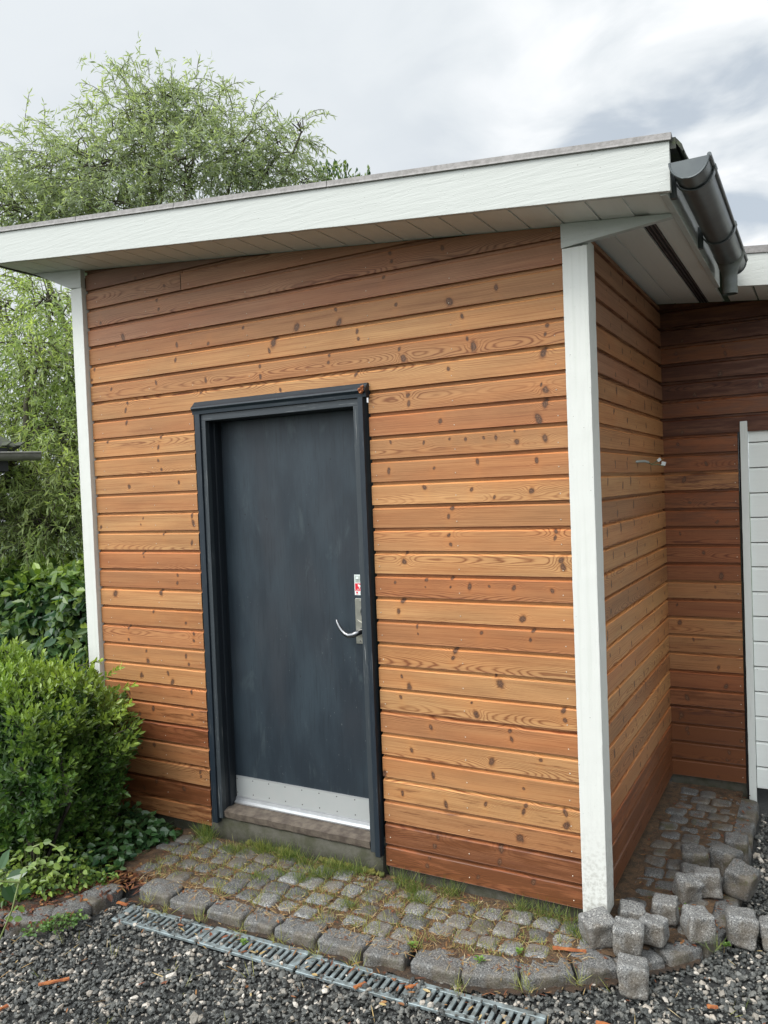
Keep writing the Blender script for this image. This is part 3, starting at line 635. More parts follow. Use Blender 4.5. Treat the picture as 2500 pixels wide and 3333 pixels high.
W2 = Wall(lambda y, o_, z: (SX-o_, y, z), 'side_cladding', WM, shed)
zt2 = lambda y: zs(SX)-.15
for k in range(0, 27):
    W2.board(k, .82, BY-.02, ST[k], {0: .85, 1: .8, 2: .6, 3: .35, 4: .15}.get(k, 0), rand_knots(.5, 16, (1.6, 3.4)), zt2 if k > 24 else None)
W2.back(0, BY+.35, 0, 27, .22); W2.done()
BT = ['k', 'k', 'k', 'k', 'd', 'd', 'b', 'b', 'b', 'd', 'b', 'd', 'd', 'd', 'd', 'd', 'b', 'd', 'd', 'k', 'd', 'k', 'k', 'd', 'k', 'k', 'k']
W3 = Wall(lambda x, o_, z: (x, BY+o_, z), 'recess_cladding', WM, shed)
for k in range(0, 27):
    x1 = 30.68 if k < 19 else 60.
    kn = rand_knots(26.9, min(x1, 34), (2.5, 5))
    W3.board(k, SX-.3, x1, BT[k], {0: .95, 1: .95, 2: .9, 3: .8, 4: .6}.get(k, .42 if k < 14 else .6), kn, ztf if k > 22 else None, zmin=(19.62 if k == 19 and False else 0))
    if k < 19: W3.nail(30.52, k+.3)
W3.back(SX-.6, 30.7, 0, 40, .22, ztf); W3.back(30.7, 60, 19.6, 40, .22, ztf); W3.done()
# hidden walls that close the volume
m = MB(); m.box(-.8, -.6, .2, 16, -.8, 28.9); m.build('left_wall', BLACKGAP, shed)
for bb in ((.02, 6.9, .24, .42, -1.2, .3), (17.4, 26.6, .24, .42, -1.2, .3), (SX-.42, SX-.24, .45, 16.2, -1.2, .3), (SX-.1, 30.75, BY+.24, BY+.45, -1.2, .3)):
    m = MB(); m.box(*bb); m.build('plinth', CONCRETE, shed)

# corner posts with their sloping head pieces
def wob_box(mb, x0, x1, y0, y1, z0, z1, n=40, mi=0, amp=.012, seed=0):
    rows = []
    for i in range(n+1):
        z = z0+(z1-z0)*i/n; e = lambda q: amp*mnoise.noise(Vector((q*9.1+seed, z*1.7, 0)))
        rows.append([(x0+e(1), y0+e(2)*.6, z), (x1+e(3), y0+e(4)*.6, z), (x1+e(5), y1, z), (x0+e(6), y1, z)])
    mb.grid(rows, mi, None, False, True); mb.face(rows[0][::-1], mi); mb.face(rows[-1], mi)
m = MB(); wob_box(m, 26.22, 27.17, -.30, -.005, -.02, 25.46, 60, seed=1); wob_box(m, 26.92, 27.16, .002, .80, .02, 25.7, 60, seed=4)
post = m.build('corner_post', WHITE_V, shed, bevel=.03)
m = MB(); m.prism([(26.2, zs(26.2)-.01), (26.2, 25.47), (27.2, 25.58), (30.2, 25.87), (30.2, zs(30.2)-.01)], -.33, -.02); m.build('post_head', WHITE, post, bevel=.02)
m = MB(); wob_box(m, -.85, .0, -.27, 15., -.4, 28.15, 60, seed=9)
post2 = m.build('corner_post', WHITE_V, shed, bevel=.03)
m = MB(); m.prism([(-3.75, zs(-3.75)-.01), (-.87, 28.2), (.02, 28.14), (.02, zs(.02)-.01)], -.31, -.02); m.build('post_head', WHITE, post2, bevel=.02)

# soffit boards running front to back, with grooves and a vent strip
FY = -2.85; XL, XR = -3.9, 30.2
m = MB(); gx = 27.72-1.38*30
xs = []
x = gx
while x < 70: xs.append(x); x += 1.38
def sof_strip(x0, x1, y0, y1):
    x0 += .045; x1 -= .045
    m.box(0, 1, 0, 1, 0, 1, 0, Matrix(((x1-x0, 0, 0, x0), (0, y1-y0, 0, y0), (-PITCH*(x1-x0), 0, .12, zs(x0)), (0, 0, 0, 1))))
for a, b in zip(xs, xs[1:]):
    a2, b2 = max(a, XL), min(b, XR)
    if a2 >= b2-.2: continue
    if a > 25.5: y1 = BY-.02
    else: y1 = -.02
    if abs(a-29.1) < .1:            # the board after the vent slot
        a2 = 29.42
    if abs(b-29.1) < .1: b2 = 28.98
    sof_strip(a2, b2, FY+.22, y1)
m.box(0, 1, 0, 1, 0, 1, 0, Matrix(((XR-XL, 0, 0, XL), (0, BY-FY, 0, FY+.2), (-PITCH*(XR-XL), 0, .05, zs(XL)+.06), (0, 0, 0, 1))))
sof = m.build('soffit', SOFFIT, shed, fix=False)
m = MB()
for k in range(6):
    xx = 28.99+k*.075
    m.box(0, 1, 0, 1, 0, 1, 1 if k % 2 else 0, Matrix(((.06, 0, 0, xx), (0, BY+.0-.02+.0, 0, .02), (-PITCH*.06, 0, .05, zs(xx)-.004-(.02 if k % 2 else 0)), (0, 0, 0, 1))))
m.build('vent_grille', [BLACKGAP, SCREW], sof, fix=False)

# fascia boards, roof deck, edge trim
def slope_board(mb, x0, x1, y0, y1, zb, zt, mi=0, n=30, amp=.0):
    """board following the roof slope: zb, zt offsets from the soffit plane"""
    rows = []
    for i in range(n+1):
        x = x0+(x1-x0)*i/n; z0 = zs(x)+zb+amp*mnoise.noise(Vector((x*1.3, 0, 4))); z1 = zs(x)+zt
        rows.append([(x, y0, z0), (x, y1, z0), (x, y1, z1), (x, y0, z1)])
    mb.grid(rows, mi, None, False, True); mb.face(rows[0][::-1], mi); mb.face(rows[-1], mi)
m = MB(); slope_board(m, -4.1, 30.56, FY, FY+.22, -.04, 1.62, amp=.02); m.build('front_fascia', WHITE, shed, bevel=.02)
m = MB(); m.box(30.2, 30.42, FY+.23, 12.25, zs(30.2)-.10, zs(30.2)+1.2); m.build('eave_fascia', WHITE, shed, bevel=.02)
m = MB(); slope_board(m, -4.1, 30.75, FY+.05, 45, 1.3, 1.66); slope_board(m, 26.5, 70, 12.5, 60, 1.25, 1.60)
m.box(-4.1, -3.95, FY+.23, 45, zs(-4)-.05, zs(-4)+1.5, 0)
roof = m.build('roof', FELT, shed)
m = MB(); rows = []                        # ragged mossy felt lip at the eave corner
for k in range(60):
    y = FY+.08+k*.25; rag = .10*mnoise.noise(Vector((y*2.3, 0, 0)))+.05*mnoise.noise(Vector((y*9., 0, 0)))
    rows.append([(30.5, y, zs(30.5)+1.66), (30.78, y, zs(30.78)+1.62), (30.93+rag*.3, y, zs(30.9)+1.42), (30.98+rag, y, zs(31)+1.22+rag), (30.93+rag, y, zs(31)+1.20+rag), (30.74, y, zs(30.8)+1.5), (30.5, y, zs(30.5)+1.6)])
m.grid(rows, 0, None, False, True); m.face(rows[0]); m.face(rows[-1])
m.build('felt_lip', FELT, roof)
m = MB()
segs = [(-4.15, 2.9), (2.93, 9.3), (9.33, 17.5), (17.53, 30.62)]
for a, b in segs:
    P_ = [(FY-.03, 1.58), (FY-.05, 1.53), (FY-.10, 1.55), (FY-.07, 1.62), (FY-.05, 1.79), (FY+.04, 1.83), (FY+.3, 1.76), (FY+.3, 1.66)]
    rows = []
    for i in range(21):
        x = a+(b-a)*i/20; rows.append([(x, y, zs(x)+z) for y, z in P_])
    m.grid(rows, 0, None, False, False); m.face(rows[-1]); m.face(rows[0])
m.build('edge_trim', FLASH, shed, fix=False)
m = MB(); slope_board(m, 30.6, 70, 12.25, 12.47, -.06, 1.55); bf = m.build('rear_fascia', WHITE, shed, bevel=.02)
m = MB(); slope_board(m, 30.6, 70, 12.17, 12.6, 1.48, 1.82); m.build('rear_edge_trim', FLASH, shed)
m = MB()
for a, b in zip(xs, xs[1:]):
    if a < 30.1: continue
    sof_strip(a, b, 12.46, BY-.02)
m.build('rear_soffit', SOFFIT, shed, fix=False)

# gutter: half round with beaded front edge, end cap, brackets, outlet
GX, GZ, GR = 31.17, 26.68, .575
gy0, gy1 = -3.15, 10.4
m = MB(); fall = lambda y: -.01*(y+3)
def arc(y, R, a0=180, a1=360, n=18): return [(GX+R*math.cos(math.radians(a0+(a1-a0)*k/n)), y, GZ+fall(y)+R*math.sin(math.radians(a0+(a1-a0)*k/n))) for k in range(n+1)]
rows = [arc(gy0+(gy1-gy0)*i/20, GR) for i in range(21)]; m.grid(rows); rows2 = [arc(gy0+(gy1-gy0)*i/20, GR-.03) for i in range(21)]; m.grid(rows2)
m.tube([(GX+GR+.03, gy0+(gy1-gy0)*i/12, GZ+fall(gy0+(gy1-gy0)*i/12)+.02) for i in range(13)], .07, 10)
for yy in (gy0, gy1): 
    a = arc(yy, GR); m.face(a+[(GX, yy, GZ+fall(yy))]); m.tube(arc(yy, GR+.01), .035, 6)
gut = m.build('gutter', GUTTER, shed, fix=False)
for by in (-2.1, 4.6):
    m = MB(); a = arc(by, GR+.035, 172, 368, 20); b_ = arc(by+.3, GR+.035, 172, 368, 20); c_ = arc(by, GR+.07, 172, 368, 20); d_ = arc(by+.3, GR+.07, 172, 368, 20)
    m.grid([a, c_, d_, b_], 0, None, False); m.box(30.43, 30.6, by+.03, by+.27, GZ-.75, GZ+.1); m.tube([(GX+GR+.03, by-.03, GZ), (GX+GR+.03, by+.33, GZ)], .10, 10)
    m.build('bracket', GUTTER, gut, fix=False)
m = MB(); rows = []
for k in range(13):
    s_ = k/12; zz = GZ-.15-1.75*s_; e = max(0, 1-s_*1.9)
    rx = .32+.33*e**1.3; ry = .32+.55*e**1.3
    rows.append([(GX+.02+rx*math.cos(2*math.pi*j/24), 8.75+ry*math.sin(2*math.pi*j/24), zz) for j in range(24)])
m.grid(rows, 0, None, True, True); rows3 = [[(GX+.02+.28*math.cos(2*math.pi*j/24), 8.75+.28*math.sin(2*math.pi*j/24), GZ-1.9+q) for j in range(24)] for q in (0, .6)]
m.grid(rows3, 0, None, True, True)
m.build('outlet', simple_mat('aged_outlet_plastic', (.13, .14, .135), .55, 0, 20, .4, .1, c2=(.09, .1, .08)), gut, fix=False)

# ---------------- the door
door = bpy.data.objects.new('door', None); C.objects.link(door); door.parent = shed; door.location = Vector((12.2, 1., 0))*U
def part(mb, name, m_, parent, **k): return mb.build(name, m_, parent, **k)
m = MB(); wob_box(m, 7.6, 7.93, -.30, .1, .35, 20.75, 40, seed=2); wob_box(m, 17.0, 17.25, -.30, .1, .42, 20.75, 40, seed=3); part(m, 'casing', CASING, door, bevel=.02)
m = MB(); m.prism([(-.42, 20.98), (-.40, 21.05), (-.30, 21.13), (-.12, 21.33), (.1, 21.33), (.1, 20.7), (-.30, 20.7), (-.32, 20.86)], 7.48, 17.44, 0, 'x'); dc = part(m, 'drip_cap', CASING_H, door, bevel=.01)
m = MB()
for k in range(16):
    cx_, cz_ = 17.30+random.uniform(-.14, .10), random.uniform(20.85, 21.22); m.box(-.05, .05, -.03, .03, -.05, .05, 0, TM(cx_, -.42+random.uniform(-.03, .02), cz_, random.random(), random.random(), random.random()) @ Matrix.Scale(random.uniform(.4, 1.1), 4))
m.build('rotten_corner', CHIPM, dc, fix=False)
m = MB(); m.box(7.94, 16.98, -.20, .1, 20.36, 20.69); part(m, 'head_frame', INNER_H, door, bevel=.015)
m = MB(); wob_box(m, 7.94, 8.2, -.20, .1, .6, 20.36, 40, seed=5); wob_box(m, 16.71, 16.98, -.20, .1, .55, 20.36, 40, seed=6); part(m, 'side_frame', INNER, door, bevel=.02)
m = MB()                                      # reveal: jambs with rebates
for x0, x1, y0, y1 in ((7.8, 8.17, .102, .40), (7.8, 8.26, .402, .62), (7.8, 8.18, .622, 1.3), (16.74, 16.95, .102, .40), (16.65, 16.95, .402, .62), (16.73, 16.95, .622, 1.3)): m.box(x0, x1, y0, y1, .9, 20.5)
m.box(8.0, 16.8, .102, 1.3, 20.34, 20.6); part(m, 'reveal', DARKREV, door, bevel=.015)
m = MB(); m.box(8.19, 16.72, .95, 1.35, 1.3, 20.33); leaf = part(m, 'door_leaf', DOORM, door)
m = MB(); m.box(8.22, 16.70, .915, .948, 1.38, 2.42); m.box(8.22, 16.70, .905, .914, 2.385, 2.425, 1); m.box(8.22, 16.70, .90, .949, 1.335, 1.375, 1)
for i in range(9):
    for z in (2.26, 1.55):
        xx = 8.2+i*1.0+.08; m.tube([(xx, .93, z), (xx, .908, z)], .032, 8, 2)
part(m, 'kick_plate', [ALU, ALU_B, SCREW], leaf, fix=False)
m = MB(); m.box(8.2, 16.7, .72, .93, 1.04, 1.12); m.prism([(.93, 1.32), (.93, 1.12), (.70, 1.06), (.69, 1.12), (.84, 1.18), (.86, 1.32)], 8.2, 16.7, 0, 'x'); part(m, 'threshold_rail', ALU_B, door, fix=True)
m = MB(); wn = 40; rows = []
for i in range(wn+1):
    x = 7.75+8.85*i/wn; e = .03*mnoise.noise(Vector((x*1.7, 1, 0))); ch = -.12 if x < 8.4 else 0
    rows.append([(x, -.06+e, .62+e-ch*.3), (x, -.1+e, .93+e), (x, .2, 1.0+e*.5), (x, 1.2, 1.05), (x, 1.2, .4), (x, .1, .5)])
m.grid(rows, 0, None, False, True); m.face(rows[0]); m.face(rows[-1]); part(m, 'wooden_sill', OLDWOOD, door)
m = MB(); rows = []
for i in range(wn+1):
    x = 7.2+10.0*i/wn; e = .05*mnoise.noise(Vector((x*1.1, 5, 0)))
    rows.append([(x, -.02+e, -1.0), (x, .02+e, .48+e), (x, .12, .55), (x, 1.4, .55), (x, 1.4, -1.)])
m.grid(rows, 0, None, True, True); m.face(rows[0]); m.face(rows[-1]); part(m, 'concrete_step', CONCRETE, door)
m = MB(); m.prism([(15.72, 9.62), (16.3, 9.62), (16.3, 11.72), (15.78, 11.72), (15.73, 11.67)], .90, .948)
m.tube([(16.02, .9, 11.6), (16.02, .885, 11.6)], .06, 10); m.tube([(15.95, .9, 9.75), (15.95, .885, 9.75)], .05, 10, 1)
m.prism([(15.86, 10.62), (16.3, 10.42), (16.3, 10.5), (15.9, 10.70), (15.84, 10.75)], .87, .90)
lp = part(m, 'lock_plate', [STEEL, SCREW], leaf, bevel=.012)
m = MB(); m.tube([(16.17+.13*math.cos(a), .885, 11.1+.22*math.sin(a)) for a in [k*math.pi/10 for k in range(21)]], .03, 8, 0); m.tube([(16.17, .90, 11.02), (16.17, .86, 11.02)], .085, 14, 1); part(m, 'keyhole', [CHROME, SCREW], lp, fix=False)
m = MB(); hp = [(16.12, .92, 10.22), (16.12, .62, 10.22), (16.02, .48, 10.18), (15.85, .44, 10.10), (15.62, .43, 10.06), (15.42, .44, 10.13), (15.24, .45, 10.27), (15.10, .46, 10.45), (14.98, .48, 10.66), (14.95, .5, 10.75)]
m.tube(hp, [.12, .12, .13, .125, .115, .105, .09, .08, .062, .035], 12); m.tube([(16.12, .92, 10.22), (16.12, .86, 10.22)], .17, 14); part(m, 'door_handle', CHROME, leaf, fix=False)
# alarm notice sticker, its right part hidden by the frame
m = MB(); m.box(15.72, 16.42, .942, .9485, 11.86, 12.80, 0)
m.box(15.75, 16.39, .938, .9415, 12.43, 12.76, 1); m.box(15.75, 16.42, .938, .9415, 12.04, 12.40, 2)
m.prism([(15.80, 12.62), (15.86, 12.72), (15.93, 12.69), (15.93, 12.60), (15.82, 12.60)], .935, .9375, 0)
m.prism([(15.90, 12.36), (15.91, 12.26), (16.06, 12.22), (16.06, 12.32)], .933, .9375, 0); m.box(15.96, 16.0, .933, .9375, 12.17, 12.235, 0)
m.box(15.80, 15.89, .936, .9415, 11.94, 12.01, 2); m.box(15.79, 15.91, .936, .9415, 11.895, 11.915, 2)
for k in range(4): m.box(16.0, 16.2, .936, .9415, 11.90+k*.03, 11.908+k*.03, 3)
stk = part(m, 'sticker', [STICK_W, STICK_G, STICK_R, STICK_K], leaf, fix=False)
def text(body, size, x, z, y, m_, parent, name='lettering'):
    cu = bpy.data.curves.new(name, 'FONT'); cu.body = body; cu.size = size*U; cu.extrude = .00002; cu.materials.append(m_)
    tmp = bpy.data.objects.new(name, cu); C.objects.link(tmp); bpy.context.view_layer.update()
    me = bpy.data.meshes.new_from_object(tmp.evaluated_get(bpy.context.evaluated_depsgraph_get())); bpy.data.objects.remove(tmp)
    for v in me.vertices: v.co = Vector((x*U+v.co.x, y*U-v.co.z, z*U+v.co.y))
    return link(name, me, parent)
def lettering(lines):
    objs = []
    V = []; F = []; MI = []; mats_ = []
    for body, size, x, z, y, m_ in lines:
        cu = bpy.data.curves.new('t', 'FONT'); cu.body = body; cu.size = size*U; cu.extrude = .00003
        tmp = bpy.data.objects.new('t', cu); C.objects.link(tmp); bpy.context.view_layer.update()
        me = bpy.data.meshes.new_from_object(tmp.evaluated_get(bpy.context.evaluated_depsgraph_get())); bpy.data.objects.remove(tmp)
        if m_ not in mats_: mats_.append(m_)
        i0 = len(V); V += [((x*U+v.co.x), (y*U-v.co.z), (z*U+v.co.y)) for v in me.vertices]
        for p_ in me.polygons: F.append([i0+q for q in p_.vertices]); MI.append(mats_.index(m_))
        bpy.data.meshes.remove(me)
    return V, F, MI, mats_
V, F, MI, mm_ = lettering([('veris', .17, 15.79, 12.52, .9365, STICK_K), ('Overv', .075, 15.80, 12.455, .9365, STICK_K), ('ALARM', .075, 15.86, 12.115, .9365, STICK_W), ('INSTALLER', .062, 15.78, 12.055, .9365, STICK_W)])
me = bpy.data.meshes.new('sticker_print'); me.from_pydata(V, [], F); me.polygons.foreach_set('material_index', MI)
for q in mm_: me.materials.append(q)
# the print belongs to the sticker mesh
bm = bmesh.new(); bm.from_mesh(stk.data); nmat = len(stk.data.materials); loc = -(stk.location+leaf.location+door.location+shed.location)
base_n = {STICK_W: 0, STICK_G: 1, STICK_R: 2, STICK_K: 3}; off = Vector(stk.location)
bm2 = bmesh.new(); bm2.from_mesh(me)
vm_ = [bm.verts.new(v.co) for v in bm2.verts]
for f in bm2.faces:
    try:
        nf = bm.faces.new([vm_[v.index] for v in f.verts]); nf.material_index = base_n[mm_[f.material_index]]
    except ValueError: pass
bm.to_mesh(stk.data); bm.free(); bm2.free(); bpy.data.meshes.remove(me)

# ---------------- garage door in the recess
gd = bpy.data.objects.new('garage_door', None); C.objects.link(gd); gd.parent = shed; gd.location = Vector((45, 16.4, 0))*U
m = MB(); z = -.25; i = 0
gz = [-.25, .94, 2.32, 3.68, 5.03, 6.38, 7.74, 9.09, 10.41, 11.75, 13.05, 14.4, 15.7, 17.05, 18.4, 19.6]
for a, b in zip(gz, gz[1:]):
    m.prism([(16.46, a+.02), (16.42, a+.05), (16.42, b-.13), (16.45, b-.09), (16.45, b-.02), (16.6, b-.02), (16.6, a+.02)], 31.2, 60, 0, 'x')
m.build('door_panel', GARAGE, gd)
m = MB(); m.box(31.2, 60, 16.52, 16.7, -.3, 19.7); m.box(30.72, 30.80, BY+.02, BY+.5, -.9, 19.7); m.build('door_backing', BLACKGAP, gd)
m = MB(); wob_box(m, 30.82, 31.18, BY-.10, BY+.20, -1.0, 19.55, 40, seed=12); m.build('door_trim', paint_material('peeling_trim_paint', (.68, .70, .66), 2, worn=.3), gd, bevel=.02)
# open cable end with clear connectors
m = MB(); m.tube([(26.85, 8.7, 17.5), (27.05, 8.8, 17.52), (27.25, 8.95, 17.52), (27.4, 9.1, 17.46)], .06, 8, 0)
ca = m.build('loose_cable', CABLE_W, shed, fix=False)
m = MB(); m.tube([(27.38, 9.08, 17.47), (27.5, 9.2, 17.37), (27.62, 9.32, 17.42), (27.76, 9.4, 17.52)], .022, 6); m.tube([(27.38, 9.1, 17.45), (27.55, 9.25, 17.33), (27.75, 9.4, 17.35), (27.95, 9.5, 17.28), (28.05, 9.55, 17.27)], .022, 6)
m.build('wires', simple_mat('wire_green_brown', (.10, .13, .06), .5), ca, fix=False)
m = MB(); m.box(-.09, .09, -.05, .05, -.07, .07, 0, TM(27.82, 9.45, 17.56, .3, 0, -.5)); m.box(-.1, .1, -.05, .05, -.09, .09, 0, TM(28.0, 9.55, 17.38, .3, 0, .3)); m.build('wire_connector', CLEAR, ca, bevel=.01)

# ------------------------------------------------------------------ gravel
PHI = (1+5**.5)/2
ICO = np.array([(-1, PHI, 0), (1, PHI, 0), (-1, -PHI, 0), (1, -PHI, 0), (0, -1, PHI), (0, 1, PHI), (0, -1, -PHI), (0, 1, -PHI), (PHI, 0, -1), (PHI, 0, 1), (-PHI, 0, -1), (-PHI, 0, 1)])/1.902
ICF = np.array([(0, 11, 5), (0, 5, 1), (0, 1, 7), (0, 7, 10), (0, 10, 11), (1, 5, 9), (5, 11, 4), (11, 10, 2), (10, 7, 6), (7, 1, 8), (3, 9, 4), (3, 4, 2), (3, 2, 6), (3, 6, 8), (3, 8, 9), (4, 9, 5), (2, 4, 11), (6, 2, 10), (8, 6, 7), (9, 8, 1)])
def rot_mats(n, rg):
    q = rg.normal(size=(n, 4)); q /= np.linalg.norm(q, axis=1)[:, None]; a, b, c, d = q.T
    return np.stack([np.stack([1-2*(c*c+d*d), 2*(b*c-a*d), 2*(b*d+a*c)], -1), np.stack([2*(b*c+a*d), 1-2*(b*b+d*d), 2*(c*d-a*b)], -1), np.stack([2*(b*d-a*c), 2*(c*d+a*b), 1-2*(b*b+c*c)], -1)], 1)
def drain_st(x, y):
    dx_, dy_ = x-8.0, y+6.62; return dx_*math.cos(DA)+dy_*math.sin(DA), -dx_*math.sin(DA)+dy_*math.cos(DA)
def gravel_ok(x, y):
    if in_bed(x-.2, y): return 0
    s_, t_ = drain_st(x, y)
    if -.1 < s_ < 18.5 and abs(t_) < .60: return (.9 if (2.6 < s_ < 3.5 or 13.4 < s_ < 14.0) else .08 if s_ > 2 else .3)+(.35 if t_ < -.36-.2*math.sin(s_*1.3) else 0)
    if 7.3 < x < 31.4 and y > kerb_y(x)-.02: return 0
    if x <= 31.5 and y > 2.: return 0
    if x < 7.4 and y > -5.5: return 0
    return 1
pts = []
def scatter(x0, x1, y0, y1, dens, zr):
    n = int((x1-x0)*(y1-y0)*dens)
    for x, y in zip(rng.uniform(x0, x1, n), rng.uniform(y0, y1, n)):
        g = gravel_ok(x, y)
        if g and rng.random() < g: pts.append((x, y, -1.13+rng.uniform(*zr) if g == 1 else -1.0+rng.uniform(-.06, .06)))
# dense where the camera stands over it
n = 197000; X = rng.uniform(-14, 62, n); Y = rng.uniform(-24, 15, n)
for x, y in zip(X, Y):
    dpt = (np.array([x, y, -1.])-CP); z_ = dpt @ AF
    if z_ < 5: continue
    px = 1250+FPX*(dpt @ AR)/z_; py = 1666.5-FPX*(dpt @ AU)/z_
    if not (-2300 < px < 4700 and py < 4100): continue
    if not (-500 < px < 3000 and py < 3900) and rng.random() < .45: continue
    g = gravel_ok(x, y)
    if g and rng.random() < g: pts.append((x, y, -1.14+rng.uniform(0, .10) if g == 1 else -.97+rng.uniform(-.06, .06)))
pts = np.array(pts); n = len(pts)
sz = np.clip(rng.lognormal(math.log(.076), .34, n), .04, .2)
rn = rng.random(n)**1.0; big = rng.random(n) < .012; sz[big] *= 1.5; rn[big] = rng.uniform(.86, 1, big.sum())
sc_ = np.stack([sz*rng.uniform(.8, 1.35, n), sz*rng.uniform(.7, 1.1, n), sz*rng.uniform(.5, .85, n)], 1)
vv = ICO[None]*rng.uniform(.62, 1.25, (n, 12, 1))*sc_[:, None]
vv = np.einsum('nij,nkj->nki', rot_mats(n, rng)*1., vv); vv[:, :, 2] *= .8
V = (vv+pts[:, None]).reshape(-1, 3); F = (ICF[None]+12*np.arange(n)[:, None, None]).reshape(-1, 3)
o = arrays('gravel', V, F, STONES, attrs={'rnd': ('FLOAT', 'FACE', np.repeat(rn, 20))})
tag(o, 'dark grey crushed gravel with a few pale pebbles', 'gravel', kind='stuff')
# ------------------------------------------------------------------ vegetation
def unit(a): return a/np.maximum(np.linalg.norm(a, axis=-1, keepdims=True), 1e-9)
def leaf_arrays(P, D, Nn, L, W, fold=.25, curl=.15, prof=(.28, .8, .62, .85)):
    """each leaf: two quads folded on the midrib"""
    P = np.asarray(P, float); D = unit(np.asarray(D, float)); S = unit(np.cross(D, Nn)); N2 = np.cross(S, D); n = len(P)
    L = np.broadcast_to(np.asarray(L, float), (n,))[:, None]; W = np.broadcast_to(np.asarray(W, float), (n,))[:, None]
    a, wa, b, wb = prof
    tip = P+D*L-N2*L*curl
    l1 = P+D*L*a+S*W*wa*.5+N2*(W*fold*wa-L*curl*a); r1 = P+D*L*a-S*W*wa*.5+N2*(W*fold*wa-L*curl*a)
    l2 = P+D*L*b+S*W*wb*.5+N2*(W*fold*wb-L*curl*b); r2 = P+D*L*b-S*W*wb*.5+N2*(W*fold*wb-L*curl*b)
    V = np.stack([P, l1, l2, tip, r2, r1], 1).reshape(-1, 3)
    F = (np.array([[0, 3, 2, 1], [0, 5, 4, 3]])[None]+6*np.arange(n)[:, None, None]).reshape(-1, 4)
    return V, F
def leaves(name, parts, m_, parent):
    V = []; F = []; R = []; o_ = 0
    for (v, f, r) in parts: V.append(v); F.append(f+o_); o_ += len(v); R.append(np.repeat(r, 2))
    return arrays(name, np.concatenate(V), np.concatenate(F), m_, parent, {'rnd': ('FLOAT', 'FACE', np.concatenate(R))})
def twig_tubes(mb, p, d, L, r, n=5, droop=.0, nseg=5):
    pts = []; q = np.array(p, float); dd = np.array(d, float)
    for i in range(nseg+1):
        pts.append(tuple(q)); q = q+dd*L/nseg; dd = unit(dd+np.array([0, 0, -droop/nseg])+rng.normal(0, .06, 3))
    mb.tube(pts, [r*(1-.8*i/nseg) for i in range(nseg+1)], n, 0, False); return pts

# --- willow behind the shed: limbs to each foliage mass, drooping twigs with narrow leaves
def willow(root, masses, label, name='willow_tree', dens=1.6, leafL=(.52, .85), sparse=.95, droop=.05, lm=None):
    tr = thing(name, label, 'tree', root)
    mb = MB(); base = np.array(root, float); fork = base+np.array([0, 0, 14.])
    twist = base+np.array([.6, .3, 7]); mb.tube([tuple(base), tuple(twist), tuple(fork)], [2.4, 1.7, 1.3], 12, 0, False)
    trunk = mb.build('trunk', BARK, tr, fix=False)
    lb = MB(); P = []; D = []; L = []; Rn = []
    for (c, rad, nt) in masses:
        c = np.array(c, float); rad = np.array(rad, float)
        mid = (fork+c)/2+rng.normal(0, 1.2, 3)+np.array([0, 0, 2.]); top = c+np.array([0, 0, -rad[2]*.2])
        lb.tube([tuple(fork), tuple((fork+mid)/2+rng.normal(0, .5, 3)), tuple(mid), tuple((mid+top)/2+rng.normal(0, .5, 3)), tuple(top)], [.45, .36, .28, .2, .1], 7, 0, False)
        nt = int(nt*dens)
        for k in range(max(8, nt//9)):                # boughs through the mass
            e = unit(rng.normal(size=3))*rng.uniform(.6, .98); e[2] = abs(e[2]) if rng.random() < .7 else e[2]
            q = c+e*rad; a = c+rng.normal(0, .18, 3)*rad; lb.tube([tuple(a), tuple((a+q)/2+rng.normal(0, .3, 3)), tuple(q)], [.09, .055, .02], 5, 0, False)
        for k in range(nt):
            e = unit(rng.normal(size=3)); s_ = rng.random()**.45; q = c+e*rad*s_
            out = unit(e*np.array([1, 1, .6])+rng.normal(0, .45, 3)+np.array([0, 0, .25]))
            TL = rng.uniform(2.0, 4.2); ns = int(TL/.17); dd = out.copy(); x = q.copy(); pts = [tuple(x)]
            for j in range(ns):
                x = x+dd*TL/ns; dd = unit(dd+np.array([0, 0, -droop])); 
                if j % 4 == 3: pts.append(tuple(x))
                if rng.random() < sparse:
                    sd = unit(dd+rng.normal(0, .75, 3)+np.array([0, 0, -.35])); P.append(x.copy()); D.append(sd); L.append(rng.uniform(*leafL)); Rn.append(np.clip(rng.normal(.45+.25*e[2]*s_, .25), 0, 1))
            if rng.random() < .5: lb.tube(pts, [.035]*(len(pts)-1)+[.012], 3, 0, False)
    lb.build('branches', BARK2, trunk, fix=False)
    P = np.array(P); D = np.array(D); L = np.array(L); n = len(P)
    V, F = leaf_arrays(P, D, unit(rng.normal(size=(n, 3))), L, L*.19, .2, .25, (.25, .85, .6, .9))
    leaves('foliage', [(V, F, np.array(Rn))], lm or LEAF_WILLOW, tr); return n
def M_(px, py, dpt, rx, rz, nt, ry=None):        # foliage mass
    k = dpt/FPX; return (at(px, py, dpt), (rx*k, (ry or rx)*k, rz*k), nt)
w1 = at(520, 1500, 84); w1[2] = -1.2
nn = willow(tuple(w1), [M_(470, 430, 84, 170, 195, 150), M_(330, 560, 82, 210, 150, 150), M_(640, 420, 86, 160, 140, 110), M_(600, 560, 82, 200, 130, 150), M_(770, 480, 84, 130, 110, 75), M_(910, 480, 85, 95, 75, 44), M_(840, 580, 85, 150, 80, 80),
    M_(150, 560, 84, 160, 120, 110), M_(60, 680, 82, 150, 110, 110), M_(400, 700, 82, 260, 90, 130), M_(980, 420, 86, 30, 50, 7), M_(200, 720, 84, 200, 90, 100), M_(1000, 590, 85, 60, 35, 16), M_(540, 335, 85, 105, 85, 40)],
    'tall pale green willow with loose narrow leaves rising behind the shed roof')
